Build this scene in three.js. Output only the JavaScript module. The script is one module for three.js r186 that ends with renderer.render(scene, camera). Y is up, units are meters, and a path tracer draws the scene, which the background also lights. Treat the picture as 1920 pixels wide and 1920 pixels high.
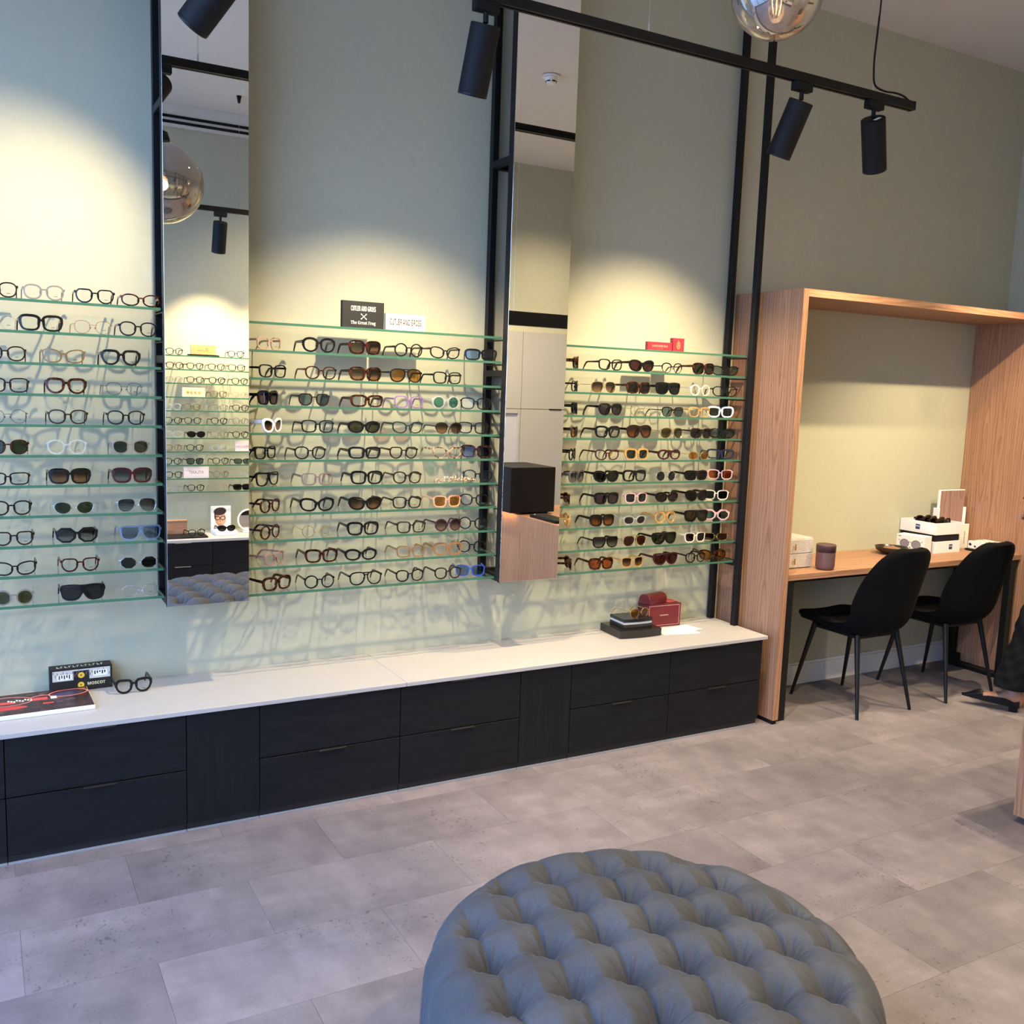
import * as THREE from 'three';
import { RoundedBoxGeometry } from 'three/addons/geometries/RoundedBoxGeometry.js';
import { mergeGeometries, mergeVertices, toCreasedNormals } from 'three/addons/utils/BufferGeometryUtils.js';
import { RectAreaLightUniformsLib } from 'three/addons/lights/RectAreaLightUniformsLib.js';
import { MarchingCubes } from 'three/addons/objects/MarchingCubes.js';

// ---------------------------------------------------------------- camera, sky, light, exposure
RectAreaLightUniformsLib.init();
const scene = new THREE.Scene();
const camera = new THREE.PerspectiveCamera(56.356, 1, 0.05, 60);
camera.rotation.set(THREE.MathUtils.degToRad(-7.458), THREE.MathUtils.degToRad(-29.399), THREE.MathUtils.degToRad(2.034), 'YXZ');
camera.position.set(0, 1.65, 3.865);
const renderer = new THREE.WebGLRenderer({ antialias: true });
renderer.toneMapping = THREE.LinearToneMapping;
renderer.toneMappingExposure = 1.17;
renderer.shadowMap.enabled = true;
scene.background = new THREE.Color().setRGB(2.9, 4.6, 8.6);   // overcast blue daylight outside the shop windows
const WARM = new THREE.Color().setRGB(1.0, 0.81, 0.53);
const SPOT = 13.5;                                                  // candela of one track spotlight
const DOWN = 26;                                                  // candela of one recessed ceiling downlight
const BULB = 0.2;                                                 // candela of one filament bulb inside its smoked globe

// ---------------------------------------------------------------- helpers
const V = (x, y, z) => new THREE.Vector3(x, y, z);
let seed = 7;
const rnd = () => { seed = (seed * 1664525 + 1013904223) >>> 0; return seed / 4294967296; };
const used = {};
function numbered(n) { const k = used[n] = (used[n] ?? -1) + 1; return k ? n + '_' + String(k).padStart(3, '0') : n; }
function thing(name, label, category, pos = [0, 0, 0], turn = 0, group) {
  const o = new THREE.Group(); o.name = numbered(name); o.position.set(...pos); o.rotation.y = turn;
  o.userData = { label, category }; if (group) o.userData.group = group;
  scene.add(o); return o;
}
function part(parent, name, geo, mat, label) {
  const m = new THREE.Mesh(geo, mat); m.name = name; m.castShadow = m.receiveShadow = true;
  if (label) m.userData.label = label;
  parent.add(m); return m;
}
function struct(name, geo, mat) { const m = part(scene, name, geo, mat); m.userData.kind = 'structure'; return m; }
function structGroup(name) { const o = new THREE.Group(); o.name = name; o.userData.kind = 'structure'; scene.add(o); return o; }
// texture coordinates in metres, by the way each face looks; grain 'y' keeps vertical grain, 'x' lays it along x, 'z' along z
function uvMetres(g, grain = 'y', du = 0, dv = 0) {
  if (g.index) g = g.toNonIndexed();
  const p = g.attributes.position, n = g.attributes.normal, uv = new Float32Array(p.count * 2);
  for (let i = 0; i < p.count; i += 3) {
    let nx = 0, ny = 0, nz = 0;
    for (let k = 0; k < 3; k++) { nx += Math.abs(n.getX(i + k)); ny += Math.abs(n.getY(i + k)); nz += Math.abs(n.getZ(i + k)); }
    for (let k = 0; k < 3; k++) {
      const x = p.getX(i + k), y = p.getY(i + k), z = p.getZ(i + k);
      let a = { x, y, z };
      const free = nx >= ny && nx >= nz ? ['z', 'y'] : ny >= nz ? ['x', 'z'] : ['x', 'y'];
      const v = free.includes(grain) ? grain : free[1], u = free[0] === v ? free[1] : free[0];
      uv[(i + k) * 2] = a[u] + du; uv[(i + k) * 2 + 1] = a[v] + dv;
    }
  }
  g.setAttribute('uv', new THREE.BufferAttribute(uv, 2)); return g;
}
function bx(x0, x1, y0, y1, z0, z1, r = 0.0015, grain = 'y', du = 0, dv = 0) {
  const w = x1 - x0, h = y1 - y0, d = z1 - z0;
  const g = r > 0 ? new RoundedBoxGeometry(w, h, d, 1, Math.min(r, w * 0.45, h * 0.45, d * 0.45)) : new THREE.BoxGeometry(w, h, d);
  g.translate((x0 + x1) / 2, (y0 + y1) / 2, (z0 + z1) / 2);
  return uvMetres(g, grain, du, dv);
}
function merge(list) {
  list = list.map(g => { g = g.index ? g.toNonIndexed() : g; for (const k of Object.keys(g.attributes)) if (!['position', 'normal', 'uv'].includes(k)) g.deleteAttribute(k); if (!g.attributes.uv) g.setAttribute('uv', new THREE.BufferAttribute(new Float32Array(g.attributes.position.count * 2), 2)); return g; });
  return mergeGeometries(list);
}
function cyl(a, b, r0, r1 = r0, seg = 14) {
  const d = b.clone().sub(a), g = new THREE.CylinderGeometry(r1, r0, d.length(), seg);
  g.applyQuaternion(new THREE.Quaternion().setFromUnitVectors(V(0, 1, 0), d.normalize()));
  const c = a.clone().add(b).multiplyScalar(0.5); return g.translate(c.x, c.y, c.z);
}
function tube(pts, r, n = 40, seg = 8, closed = false) { return new THREE.TubeGeometry(new THREE.CatmullRomCurve3(pts, closed), n, r, seg, closed); }
function lathe(pts, seg = 32) { return new THREE.LatheGeometry(pts.map(p => new THREE.Vector2(p[0], p[1])), seg); }
const SQ = c => c; // readability

// ---------------------------------------------------------------- noise and textures
const H = new Float32Array(65536); { let s = 12345; for (let i = 0; i < 65536; i++) { s = (s * 1103515245 + 12345) >>> 0; H[i] = ((s >>> 8) & 0xffff) / 65535; } }
function vn(x, y, px, py, k = 0) { // value noise that repeats every px, py cells
  const xi = Math.floor(x), yi = Math.floor(y), fx = x - xi, fy = y - yi;
  const a = ((xi % px) + px) % px, b = (a + 1) % px, c = ((yi % py) + py) % py, d = (c + 1) % py;
  const h = (i, j) => H[(i * 7919 + j * 104729 + k * 31337) & 65535];
  const u = fx * fx * (3 - 2 * fx), v = fy * fy * (3 - 2 * fy);
  return (h(a, c) * (1 - u) + h(b, c) * u) * (1 - v) + (h(a, d) * (1 - u) + h(b, d) * u) * v;
}
function fbm(u, v, fu, fv, oct, k) { let s = 0, a = 0.5, t = 0; for (let o = 0; o < oct; o++) { s += a * vn(u * fu, v * fv, fu, fv, k + o); t += a; a *= 0.55; fu *= 2; fv *= 2; } return s / t; }
function tex(w, h, fn, rep = [1, 1], srgb = true) {
  const d = new Uint8Array(w * h * 4);
  for (let y = 0; y < h; y++) for (let x = 0; x < w; x++) {
    const c = fn((x + 0.5) / w, (y + 0.5) / h), i = (y * w + x) * 4;
    d[i] = Math.max(0, Math.min(255, c[0])); d[i + 1] = Math.max(0, Math.min(255, c[1])); d[i + 2] = Math.max(0, Math.min(255, c[2])); d[i + 3] = 255;
  }
  const t = new THREE.DataTexture(d, w, h); t.wrapS = t.wrapT = THREE.RepeatWrapping; t.magFilter = THREE.LinearFilter; t.minFilter = THREE.LinearMipmapLinearFilter;
  t.repeat.set(...rep); if (srgb) t.colorSpace = THREE.SRGBColorSpace; t.needsUpdate = true; return t;
}
const mix = (a, b, t) => a + (b - a) * t, cl = (t) => Math.max(0, Math.min(1, t)), sst = (a, b, t) => { t = cl((t - a) / (b - a)); return t * t * (3 - 2 * t); };
// oak veneer, 0.96 m wide and 1.6 m along the grain, in six leaves
const oakTex = tex(1024, 1024, (u, v) => {
  const leaf = Math.floor(u * 6), lu = (u * 6) % 1, cu = 0.5 + (H[leaf * 97 + 5] - 0.5) * 0.7, cv = H[leaf * 31 + 9];
  const warp = (fbm(u, v, 6, 5, 3, 11) - 0.5) * 0.5;
  let dv = ((v - cv + 1.5) % 1) - 0.5;
  const r = Math.sqrt(((lu - cu) * 1.0) ** 2 + (dv * (0.55 + 0.3 * H[leaf * 13])) ** 2 * 0.5) + warp * 0.32;
  const ring = Math.pow(0.5 + 0.5 * Math.sin(r * 62), 3);
  const streak = fbm(u, v, 160, 4, 3, 23), pore = vn(u * 420, v * 22, 420, 22, 41) * vn(u * 300, v * 60, 300, 60, 43);
  let t = 0.52 + (H[leaf * 57 + 3] - 0.5) * 0.16 + (streak - 0.5) * 0.34 - ring * 0.22 - sst(0.45, 0.75, pore) * 0.24 + (fbm(u, v, 3, 3, 2, 71) - 0.5) * 0.15;
  return [mix(128, 216, t), mix(89, 176, t), mix(64, 140, t)];
}, [1 / 0.96, 1 / 1.6]);
const floorTex = tex(1024, 1024, (u, v) => {
  const a = fbm(u, v, 4, 4, 5, 3), b = fbm(u, v, 20, 12, 4, 17), c = vn(u * 420, v * 420, 420, 420, 29), s = fbm(u, v, 6, 26, 3, 91);
  const pitN = vn(u * 170, v * 170, 170, 170, 55), pit = sst(0.86, 0.93, pitN * (0.72 + 0.42 * fbm(u, v, 6, 6, 2, 61)));
  let t = 0.5 + (a - 0.5) * 0.75 + (b - 0.5) * 0.5 + (s - 0.5) * 0.3 + (c - 0.5) * 0.14 - pit * 0.5;
  return [mix(124, 190, t), mix(117, 180, t), mix(116, 177, t)];
}, [1 / 1.3, 1 / 1.3]);
const wallTex = tex(512, 512, (u, v) => { const n = 246 + (fbm(u, v, 60, 60, 3, 5) - 0.5) * 7 + (fbm(u, v, 3, 3, 3, 8) - 0.5) * 4; return [n, n, n]; }, [0.7, 0.7]);
const blackTex = tex(512, 512, (u, v) => { const n = 205 + (fbm(u, v, 90, 7, 3, 15) - 0.5) * 95; return [n, n, n]; }, [1.2, 1.2]);
const velvetTex = tex(512, 512, (u, v) => { const n = 208 + (fbm(u, v, 5, 5, 4, 33) - 0.5) * 78 + (vn(u * 256, v * 256, 256, 256, 7) - 0.5) * 26; return [n, n, n + 2]; }, [1.6, 1.6]);
const tortTex = tex(256, 256, (u, v) => { const t = sst(0.42, 0.62, fbm(u, v, 5, 5, 3, 19)); return [mix(96, 20, t), mix(48, 12, t), mix(20, 9, t)]; }, [26, 26]);
const tortRedTex = tex(256, 256, (u, v) => { const t = sst(0.40, 0.66, fbm(u, v, 5, 5, 3, 49)); return [mix(92, 26, t), mix(36, 11, t), mix(20, 9, t)]; }, [26, 26]);
const hornTex = tex(256, 256, (u, v) => { const t = sst(0.38, 0.6, fbm(u, v, 4, 4, 3, 66)); return [mix(205, 70, t), mix(170, 42, t), mix(130, 28, t)]; }, [26, 26]);
const linenTex = tex(256, 256, (u, v) => { const n = 186 + (vn(u * 128, v * 24, 128, 24, 2) - 0.5) * 26 + (vn(u * 24, v * 128, 24, 128, 4) - 0.5) * 26; return [n + 6, n - 4, n - 12]; }, [5, 5]);
const speckTex = tex(512, 512, (u, v) => { const n = 150 + (vn(u * 200, v * 200, 200, 200, 3) - 0.5) * 120 + (fbm(u, v, 8, 8, 3, 9) - 0.5) * 60; return [n, n, n]; }, [4, 4]);

// ---------------------------------------------------------------- materials
const C = (r, g, b) => new THREE.Color().setRGB(r, g, b);
const std = (c, rough, o = {}) => new THREE.MeshStandardMaterial({ color: c, roughness: rough, ...o });
const phy = (c, rough, o = {}) => new THREE.MeshPhysicalMaterial({ color: c, roughness: rough, ...o });
const M = {
  wall: std(C(0.49, 0.475, 0.345), 0.9, { map: wallTex }),
  ceiling: std(C(0.72, 0.69, 0.63), 0.95, { map: wallTex }),
  oak: std(C(0.90, 0.83, 0.80), 0.5, { map: oakTex }),
  oakLow: std(C(0.86, 0.8, 0.78), 0.5, { map: oakTex }),
  blackSteel: phy(C(0.007, 0.007, 0.008), 0.42, { specularIntensity: 0.5 }),
  blackMatte: phy(C(0.008, 0.008, 0.009), 0.6, { specularIntensity: 0.45 }),
  cabinet: phy(C(0.0095, 0.0105, 0.0135), 0.5, { map: blackTex, specularIntensity: 0.5 }),
  plinth: std(C(0.008, 0.009, 0.011), 0.5),
  alu: std(C(0.35, 0.36, 0.38), 0.45, { metalness: 0.3 }),
  grout: std(C(0.16, 0.15, 0.145), 0.9),
  handle: std(C(0.035, 0.035, 0.037), 0.35, { metalness: 0.6 }),
  stone: std(C(0.46, 0.435, 0.415), 0.42, { map: wallTex }),
  mirror: std(C(0.93, 0.94, 0.93), 0.0, { metalness: 1 }),
  pane: phy(C(0.985, 0.996, 0.985), 0.0, { transmission: 1, thickness: 0, ior: 1.5 }),
  windowPane: phy(C(0.97, 0.985, 0.98), 0.0, { transmission: 1, thickness: 0, ior: 1.5 }),
  glassEdge: phy(C(0.065, 0.19, 0.115), 0.2, { transmission: 0.25, thickness: 0 }),
  velvet: phy(C(0.078, 0.082, 0.094), 0.75, { map: velvetTex, sheen: 1, sheenRoughness: 0.3, sheenColor: C(0.49, 0.52, 0.61) }),
  chair: phy(C(0.006, 0.006, 0.0065), 0.95, { map: speckTex, specularIntensity: 0.3, sheen: 0.12, sheenRoughness: 0.5, sheenColor: C(0.10, 0.09, 0.085) }),
  skirting: std(C(0.66, 0.67, 0.66), 0.5),
  white: std(C(0.80, 0.79, 0.77), 0.5),
  paper: std(C(0.82, 0.80, 0.76), 0.8),
  greyDoor: std(C(0.36, 0.345, 0.32), 0.55),
  greyDark: std(C(0.19, 0.18, 0.17), 0.6),
  gold: std(C(0.80, 0.56, 0.22), 0.25, { metalness: 1 }),
  chrome: std(C(0.8, 0.8, 0.8), 0.15, { metalness: 1 }),
  glow: std(C(0.02, 0.02, 0.02), 0.5, { emissive: C(1.0, 0.85, 0.62), emissiveIntensity: 6 }),
  bulb: std(C(0.9, 0.8, 0.6), 0.4, { emissive: C(1.0, 0.62, 0.25), emissiveIntensity: 12 }),
  smoke: phy(C(0.45, 0.425, 0.40), 0.02, { metalness: 0.8, transmission: 1, thickness: 0, ior: 1.5 }),
};
// ---------------------------------------------------------------- the room
const X0 = -1.15, X1 = 5.72, Z1 = 4.46, CEIL = 3.66;
{ // floor of stone-look tiles, each tile its own piece
  const floor = struct('floor', bx(X0 - 0.1, X1 + 0.1, -0.1, -0.004, -0.1, Z1 + 0.1, 0), M.grout);
  const tw = 0.67, td = 0.345, tones = [0.84, 0.90, 0.95, 1.0, 1.05, 0.98, 1.10].map(t => std(C(0.55 * t, 0.53 * t, 0.575 * t), 0.62, { map: floorTex, bumpMap: floorTex, bumpScale: 0.0006 }));
  for (let k = -4; k < 10; k++) {
    const z0 = Math.max(0, 1.21 + td * k), z1 = Math.min(Z1, 1.21 + td * (k + 1));
    if (z1 - z0 < 0.02) continue;
    const off = ((k % 2) + 2) % 2 ? 0.065 : 0.40;
    for (let i = -4; i < 9; i++) {
      const x0 = Math.max(X0, off + tw * i), x1 = Math.min(X1, off + tw * (i + 1));
      if (x1 - x0 < 0.02) continue;
      part(floor, 'floor_tile', bx(x0 + 0.0004, x1 - 0.0004, -0.004, 0, z0 + 0.0004, z1 - 0.0004, 0, 'z', rnd() * 5, rnd() * 5), tones[Math.floor(rnd() * 7)]);
    }
  }
}
struct('ceiling', bx(X0 - 0.2, X1 + 0.2, CEIL, CEIL + 0.15, -0.2, Z1 + 0.2, 0), M.ceiling);
struct('wall_back', bx(X0 - 0.2, X1 + 0.2, -0.1, CEIL + 0.02, -0.15, 0, 0), M.wall);
struct('wall_right', bx(X1, X1 + 0.15, -0.1, CEIL + 0.02, 0, Z1, 0), M.wall);
struct('wall_front', bx(-0.6, X1 + 0.2, -0.1, CEIL + 0.02, Z1, Z1 + 0.15, 0), M.wall);
struct('trim_1', bx(0.75, 3.3, 3.5, CEIL, Z1 - 0.05, Z1, 0.002), M.ceiling);   // bulkhead above the opposite rack
struct('trim_2', merge([bx(0.75, 3.3, 3.515, 3.535, Z1 - 0.058, Z1 - 0.049, 0), bx(0.75, 3.3, 3.555, 3.575, Z1 - 0.058, Z1 - 0.049, 0)]), M.blackMatte);   // two dark slots of the air diffuser
// shop front: glazed wall on the left and beside the opposite rack
function glazed(name, along, at, a0, a1, bays) {
  const g = structGroup(name), P = (u0, u1, y0, y1, d) => along === 'z' ? bx(at - d, at + d, y0, y1, u0, u1, 0.002) : bx(u0, u1, y0, y1, at - d, at + d, 0.002);
  part(g, 'window_frame', merge([P(a0, a1, -0.02, 0.1, 0.04), P(a0, a1, 3.3, CEIL, 0.06), ...Array.from({ length: bays + 1 }, (_, i) => { const u = mix(a0 + 0.03, a1 - 0.03, i / bays); return P(u - 0.03, u + 0.03, 0.1, 3.3, 0.04); })]), M.blackMatte);
  for (let i = 0; i < bays; i++) part(g, 'window_pane', P(mix(a0 + 0.03, a1 - 0.03, i / bays) + 0.03, mix(a0 + 0.03, a1 - 0.03, (i + 1) / bays) - 0.03, 0.1, 3.3, 0.004), M.windowPane);
}
glazed('window_1', 'z', X0 - 0.06, 0, Z1 + 0.1, 4);
glazed('window_2', 'x', Z1 + 0.06, X0, -0.6, 1);
struct('trim_3', bx(-30, 30, -0.3, -0.1, -30, 30, 0), std(C(0.3, 0.31, 0.33), 0.9)).name = 'pavement';
// skirting board under the desk
struct('baseboard_back', merge([bx(3.52, 5.42, 0, 0.115, 0, 0.014, 0.002), bx(3.52, 5.42, 0.115, 0.13, 0, 0.009, 0.003)]), M.skirting);

// ---------------------------------------------------------------- low black cabinets and their worktop
const CF = 0.435;
function handle(parent, x, y) { part(parent, 'handle', merge([bx(x - 0.054, x + 0.054, y - 0.004, y + 0.001, CF - 0.002, CF + 0.012, 0.001)]), M.handle); }
function cabinet(x0, x1, kind, label) {
  const t = thing('low_cabinet', label, 'cabinet');
  part(t, 'carcass', bx(x0 + 0.001, x1 - 0.001, 0.034, 0.444, 0.005, CF - 0.02, 0.001), M.plinth);
  part(t, 'plinth', bx(x0 + 0.001, x1 - 0.001, 0, 0.034, 0.05, CF - 0.012, 0.001), M.plinth);
  part(t, 'floor_seal', bx(x0 + 0.001, x1 - 0.001, 0, 0.008, CF - 0.012, CF - 0.006, 0.001), M.alu, 'thin grey sealing strip along the floor');
  const c = (x0 + x1) / 2;
  if (kind === 'door') part(t, 'door', bx(x0 + 0.0015, x1 - 0.0015, 0.034, 0.443, CF - 0.019, CF, 0.0012), M.cabinet);
  else for (const [a, b] of [[0.2385, 0.443], [0.034, 0.2345]]) {
    const d = part(t, 'drawer', bx(x0 + 0.0015, x1 - 0.0015, a, b, CF - 0.019, CF, 0.0012, 'x', x0, a), M.cabinet);
    handle(d, c, b + 0.0005);
  }
}
cabinet(-1.09, -0.53, 'drawers', 'black two-drawer low cabinet farthest left, outside the picture');
cabinet(-0.53, 0.046, 'drawers', 'black two-drawer low cabinet cut off by the left edge of the picture');
cabinet(0.046, 0.624, 'drawers', 'black two-drawer low cabinet under the red-lit picture tray and the glasses case');
cabinet(0.624, 0.887, 'door', 'narrow black plain door cabinet below the left tall mirror');
cabinet(0.887, 1.4515, 'drawers', 'black two-drawer low cabinet directly right of the left plain door');
cabinet(1.4515, 2.006, 'drawers', 'black two-drawer low cabinet directly left of the second plain door');
cabinet(2.006, 2.265, 'door', 'narrow black plain door cabinet below the right tall mirror');
cabinet(2.265, 2.818, 'drawers', 'black two-drawer low cabinet under the black display plinth');
cabinet(2.818, 3.397, 'drawers', 'black two-drawer low cabinet at the right end, against the oak surround');
{
  let t = thing('worktop', 'long pale grey stone worktop slab over the left cabinets', 'worktop');
  part(t, 'slab', bx(-1.12, 1.4705, 0.4455, 0.463, 0.001, 0.447, 0.002), M.stone);
  t = thing('worktop', 'pale grey stone worktop slab over the right cabinets, ending at the oak surround', 'worktop');
  part(t, 'slab', bx(1.4715, 3.418, 0.4455, 0.463, 0.001, 0.447, 0.002), M.stone);
}

// ---------------------------------------------------------------- suspended racks: steel frames, glass shelves, tall mirrors
const shelfY = { left: i => 1.886 - 0.1052 * i, middle: i => 1.861 - 0.1047 * i, right: i => 1.846 - 0.1042 * i, far: i => 1.80 - 0.1045 * i };
const ords = ['topmost', 'second', 'third', 'fourth', 'fifth', 'sixth', 'seventh', 'eighth', 'ninth', 'tenth', 'lowest'];
const rackName = { left: 'left rack', middle: 'middle rack', right: 'right rack', far: 'rack seen only in the left mirror' };
function shelfGlass(side, x0, x1, z0, z1, front) {
  for (let i = 0; i < 11; i++) {
    const y = shelfY[side](i), t = thing('glass_shelf', ords[i] + ' clear green-edged glass shelf of the ' + rackName[side], 'shelf', [0, 0, 0], 0, 'glass shelves');
    part(t, 'pane', bx(x0, x1, y - 0.0095, y, z0, z1, 0), M.pane);
    part(t, 'front_edge', front > 0 ? bx(x0, x1, y - 0.0095, y, z1, z1 + 0.0025, 0) : bx(x0, x1, y - 0.0095, y, z0 - 0.0025, z0, 0), M.glassEdge, 'green polished glass edge');
    part(t, 'side_edge', merge([bx(x0 - 0.002, x0, y - 0.0095, y, z0, z1, 0), bx(x1, x1 + 0.002, y - 0.0095, y, z0, z1, 0)]), M.glassEdge);
  }
}
shelfGlass('left', -0.50, 0.590, 0.03, 0.198, 1);
shelfGlass('middle', 0.905, 1.985, 0.03, 0.198, 1);
shelfGlass('right', 2.297, 3.380, 0.03, 0.198, 1);
function post(parent, x, z, y0, y1) { part(parent, 'post', bx(x - 0.015, x + 0.015, y0, y1, z - 0.015, z + 0.015, 0.002), M.blackSteel); }
function rods(parent, x, side) { for (let i = 0; i < 11; i++) part(parent, 'shelf_rod', cyl(V(x, shelfY[side](i) - 0.0140, 0.035), V(x, shelfY[side](i) - 0.0140, 0.205), 0.0035, 0.0035, 8), M.blackSteel); }
function mirrorUnit(x0, x1, y0, which, sl, sr, tilt) {
  const f = thing('rack_frame', 'black square-tube steel frame hanging from the ceiling behind the ' + which + ' tall mirror', 'frame', [0, 0, 0], 0, 'rack frames');
  for (const x of [x0 + 0.015, x1 - 0.015]) for (const z of [0.035, 0.208]) post(f, x, z, y0 + 0.001, CEIL - 0.001);
  for (const y of [y0 + 0.015, 1.705, 2.60]) {
    for (const x of [x0 + 0.015, x1 - 0.015]) part(f, 'crossbar', bx(x - 0.014, x + 0.014, y - 0.014, y + 0.014, 0.05, 0.193, 0.002), M.blackSteel);
    part(f, 'crossbar', bx(x0 + 0.03, x1 - 0.03, y - 0.014, y + 0.014, 0.021, 0.049, 0.002), M.blackSteel);
  }
  rods(f, x0 + 0.004, sl); rods(f, x1 - 0.004, sr);
  const m = thing('tall_mirror', 'tall narrow frameless mirror, the ' + which + ' of the two between the eyewear racks', 'mirror');
  part(m, 'backing_board', bx(x0 - 0.002, x1 + 0.002, y0, 3.45, 0.2235, 0.234, 0.001), M.blackSteel);
  part(m, 'mirror_glass', bx(x0, x1, y0 + 0.002, 3.448, 0.234, 0.24, 0.0008), M.mirror);
}
mirrorUnit(0.597, 0.896, 0.797, 'left', 'left', 'middle');
mirrorUnit(1.992, 2.290, 0.791, 'right', 'middle', 'right');
{
  const f = thing('rack_frame', 'black steel posts standing on the worktop beside the oak surround, ending the right rack', 'frame', [0, 0, 0], 0, 'rack frames');
  post(f, 3.400, 0.035, 0.4635, CEIL - 0.001); post(f, 3.405, 0.213, 0.4635, CEIL - 0.001);
  part(f, 'crossbar', bx(3.388, 3.416, 0.775, 0.803, 0.05, 0.198, 0.002), M.blackSteel); rods(f, 3.392, 'right');
  const g = thing('rack_frame', 'black steel posts ending the left rack, outside the picture', 'frame', [0, 0, 0], 0, 'rack frames');
  post(g, -0.515, 0.035, 0.4635, CEIL - 0.001); post(g, -0.515, 0.213, 0.4635, CEIL - 0.001); rods(g, -0.505, 'left');
}
// ---------------------------------------------------------------- spectacles
const FRAME = {
  black: ['black', phy(C(0.006, 0.006, 0.0065), 0.2, { specularIntensity: 0.55 })], brown: ['dark brown', phy(C(0.022, 0.010, 0.0065), 0.2, { specularIntensity: 0.55 })], tortoise: ['tortoiseshell', phy(C(0.55, 0.5, 0.5), 0.18, { map: tortTex, specularIntensity: 0.6 })],
  redtort: ['reddish tortoiseshell', phy(C(0.6, 0.5, 0.5), 0.18, { map: tortRedTex, specularIntensity: 0.6 })], palehorn: ['mottled horn', std(C(0.9, 0.9, 0.9), 0.2, { map: hornTex })],
  greige: ['translucent grey', phy(C(0.34, 0.31, 0.26), 0.25, { transmission: 0.45, thickness: 0 })], crystal: ['crystal clear', phy(C(0.82, 0.84, 0.82), 0.1, { transmission: 0.75, thickness: 0 })],
  champagne: ['champagne', phy(C(0.66, 0.45, 0.32), 0.2, { transmission: 0.4, thickness: 0 })], amber: ['amber', phy(C(0.40, 0.21, 0.08), 0.2, { transmission: 0.4, thickness: 0 })],
  honey: ['honey yellow', phy(C(0.72, 0.44, 0.13), 0.2, { transmission: 0.4, thickness: 0 })], olive: ['olive brown', std(C(0.16, 0.095, 0.03), 0.2)],
  gunmetal: ['thin gunmetal', std(C(0.10, 0.09, 0.085), 0.3, { metalness: 0.7 })], burgundy: ['burgundy', phy(C(0.045, 0.008, 0.011), 0.18, { specularIntensity: 0.6 })], silver: ['silver', M.chrome],
  bluegrey: ['translucent blue grey', phy(C(0.22, 0.32, 0.48), 0.2, { transmission: 0.45, thickness: 0 })], violet: ['translucent violet', phy(C(0.42, 0.22, 0.48), 0.2, { transmission: 0.4, thickness: 0 })],
  white: ['white', std(C(0.82, 0.80, 0.80), 0.25)], darkgreen: ['dark green', std(C(0.008, 0.028, 0.02), 0.2)], mauve: ['mauve brown', phy(C(0.30, 0.2, 0.18), 0.25, { transmission: 0.35, thickness: 0 })],
  peach: ['peach', phy(C(0.90, 0.48, 0.28), 0.25, { transmission: 0.25, thickness: 0 })], gold: ['gold', M.gold], plum: ['plum', std(C(0.04, 0.012, 0.022), 0.2)],
  rose: ['rose pink', phy(C(0.5, 0.27, 0.25), 0.2, { transmission: 0.4, thickness: 0 })], caramel: ['caramel', phy(C(0.36, 0.18, 0.065), 0.2, { transmission: 0.25, thickness: 0 })],
  cobalt: ['cobalt blue', phy(C(0.05, 0.12, 0.55), 0.15, { transmission: 0.35, thickness: 0 })], ivory: ['ivory', std(C(0.78, 0.68, 0.50), 0.25)], smoke: ['smoky grey', phy(C(0.13, 0.12, 0.11), 0.2, { transmission: 0.3, thickness: 0 })],
  navy: ['navy', std(C(0.012, 0.014, 0.045), 0.18)], pink: ['pink', phy(C(0.85, 0.50, 0.47), 0.25, { transmission: 0.2, thickness: 0 })],
};
const lensM = (r, g, b) => phy(C(r, g, b), 0.0, { transmission: 1, thickness: 0, ior: 1.5, specularIntensity: r > 0.9 ? 0.45 : 0.8 });
const gradLens = (a, b) => phy(C(1, 1, 1), 0.0, { transmission: 1, thickness: 0, ior: 1.5, map: tex(4, 64, (u, v) => { const t = sst(0.15, 0.85, v); return [mix(b[0], a[0], t), mix(b[1], a[1], t), mix(b[2], a[2], t)]; }) });
const LENS = {
  clear: ['clear', lensM(0.97, 0.975, 0.97)], green: ['dark green', lensM(0.04, 0.06, 0.03)], grey: ['dark grey', lensM(0.05, 0.055, 0.07)], dark: ['near-black', lensM(0.018, 0.018, 0.02)],
  blue: ['blue', lensM(0.22, 0.36, 0.62)], bluegrey: ['blue-grey', lensM(0.22, 0.30, 0.42)], greyblue: ['slate blue', lensM(0.17, 0.24, 0.29)], purple: ['purplish', lensM(0.13, 0.085, 0.12)],
  amber: ['amber', lensM(0.58, 0.27, 0.06)], teal: ['teal', lensM(0.12, 0.36, 0.33)], olive: ['olive', lensM(0.11, 0.105, 0.05)], wine: ['wine red', lensM(0.085, 0.02, 0.022)],
  orange: ['orange-brown', lensM(0.60, 0.16, 0.06)],
  browngrad: ['brown gradient', gradLens([44, 29, 25], [165, 124, 96])], greygrad: ['grey gradient', gradLens([44, 46, 56], [150, 152, 156])], purplegrad: ['purple gradient', gradLens([52, 30, 46], [190, 160, 150])],
  ambergrad: ['amber gradient', gradLens([70, 34, 14], [214, 130, 50])],
};
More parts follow.
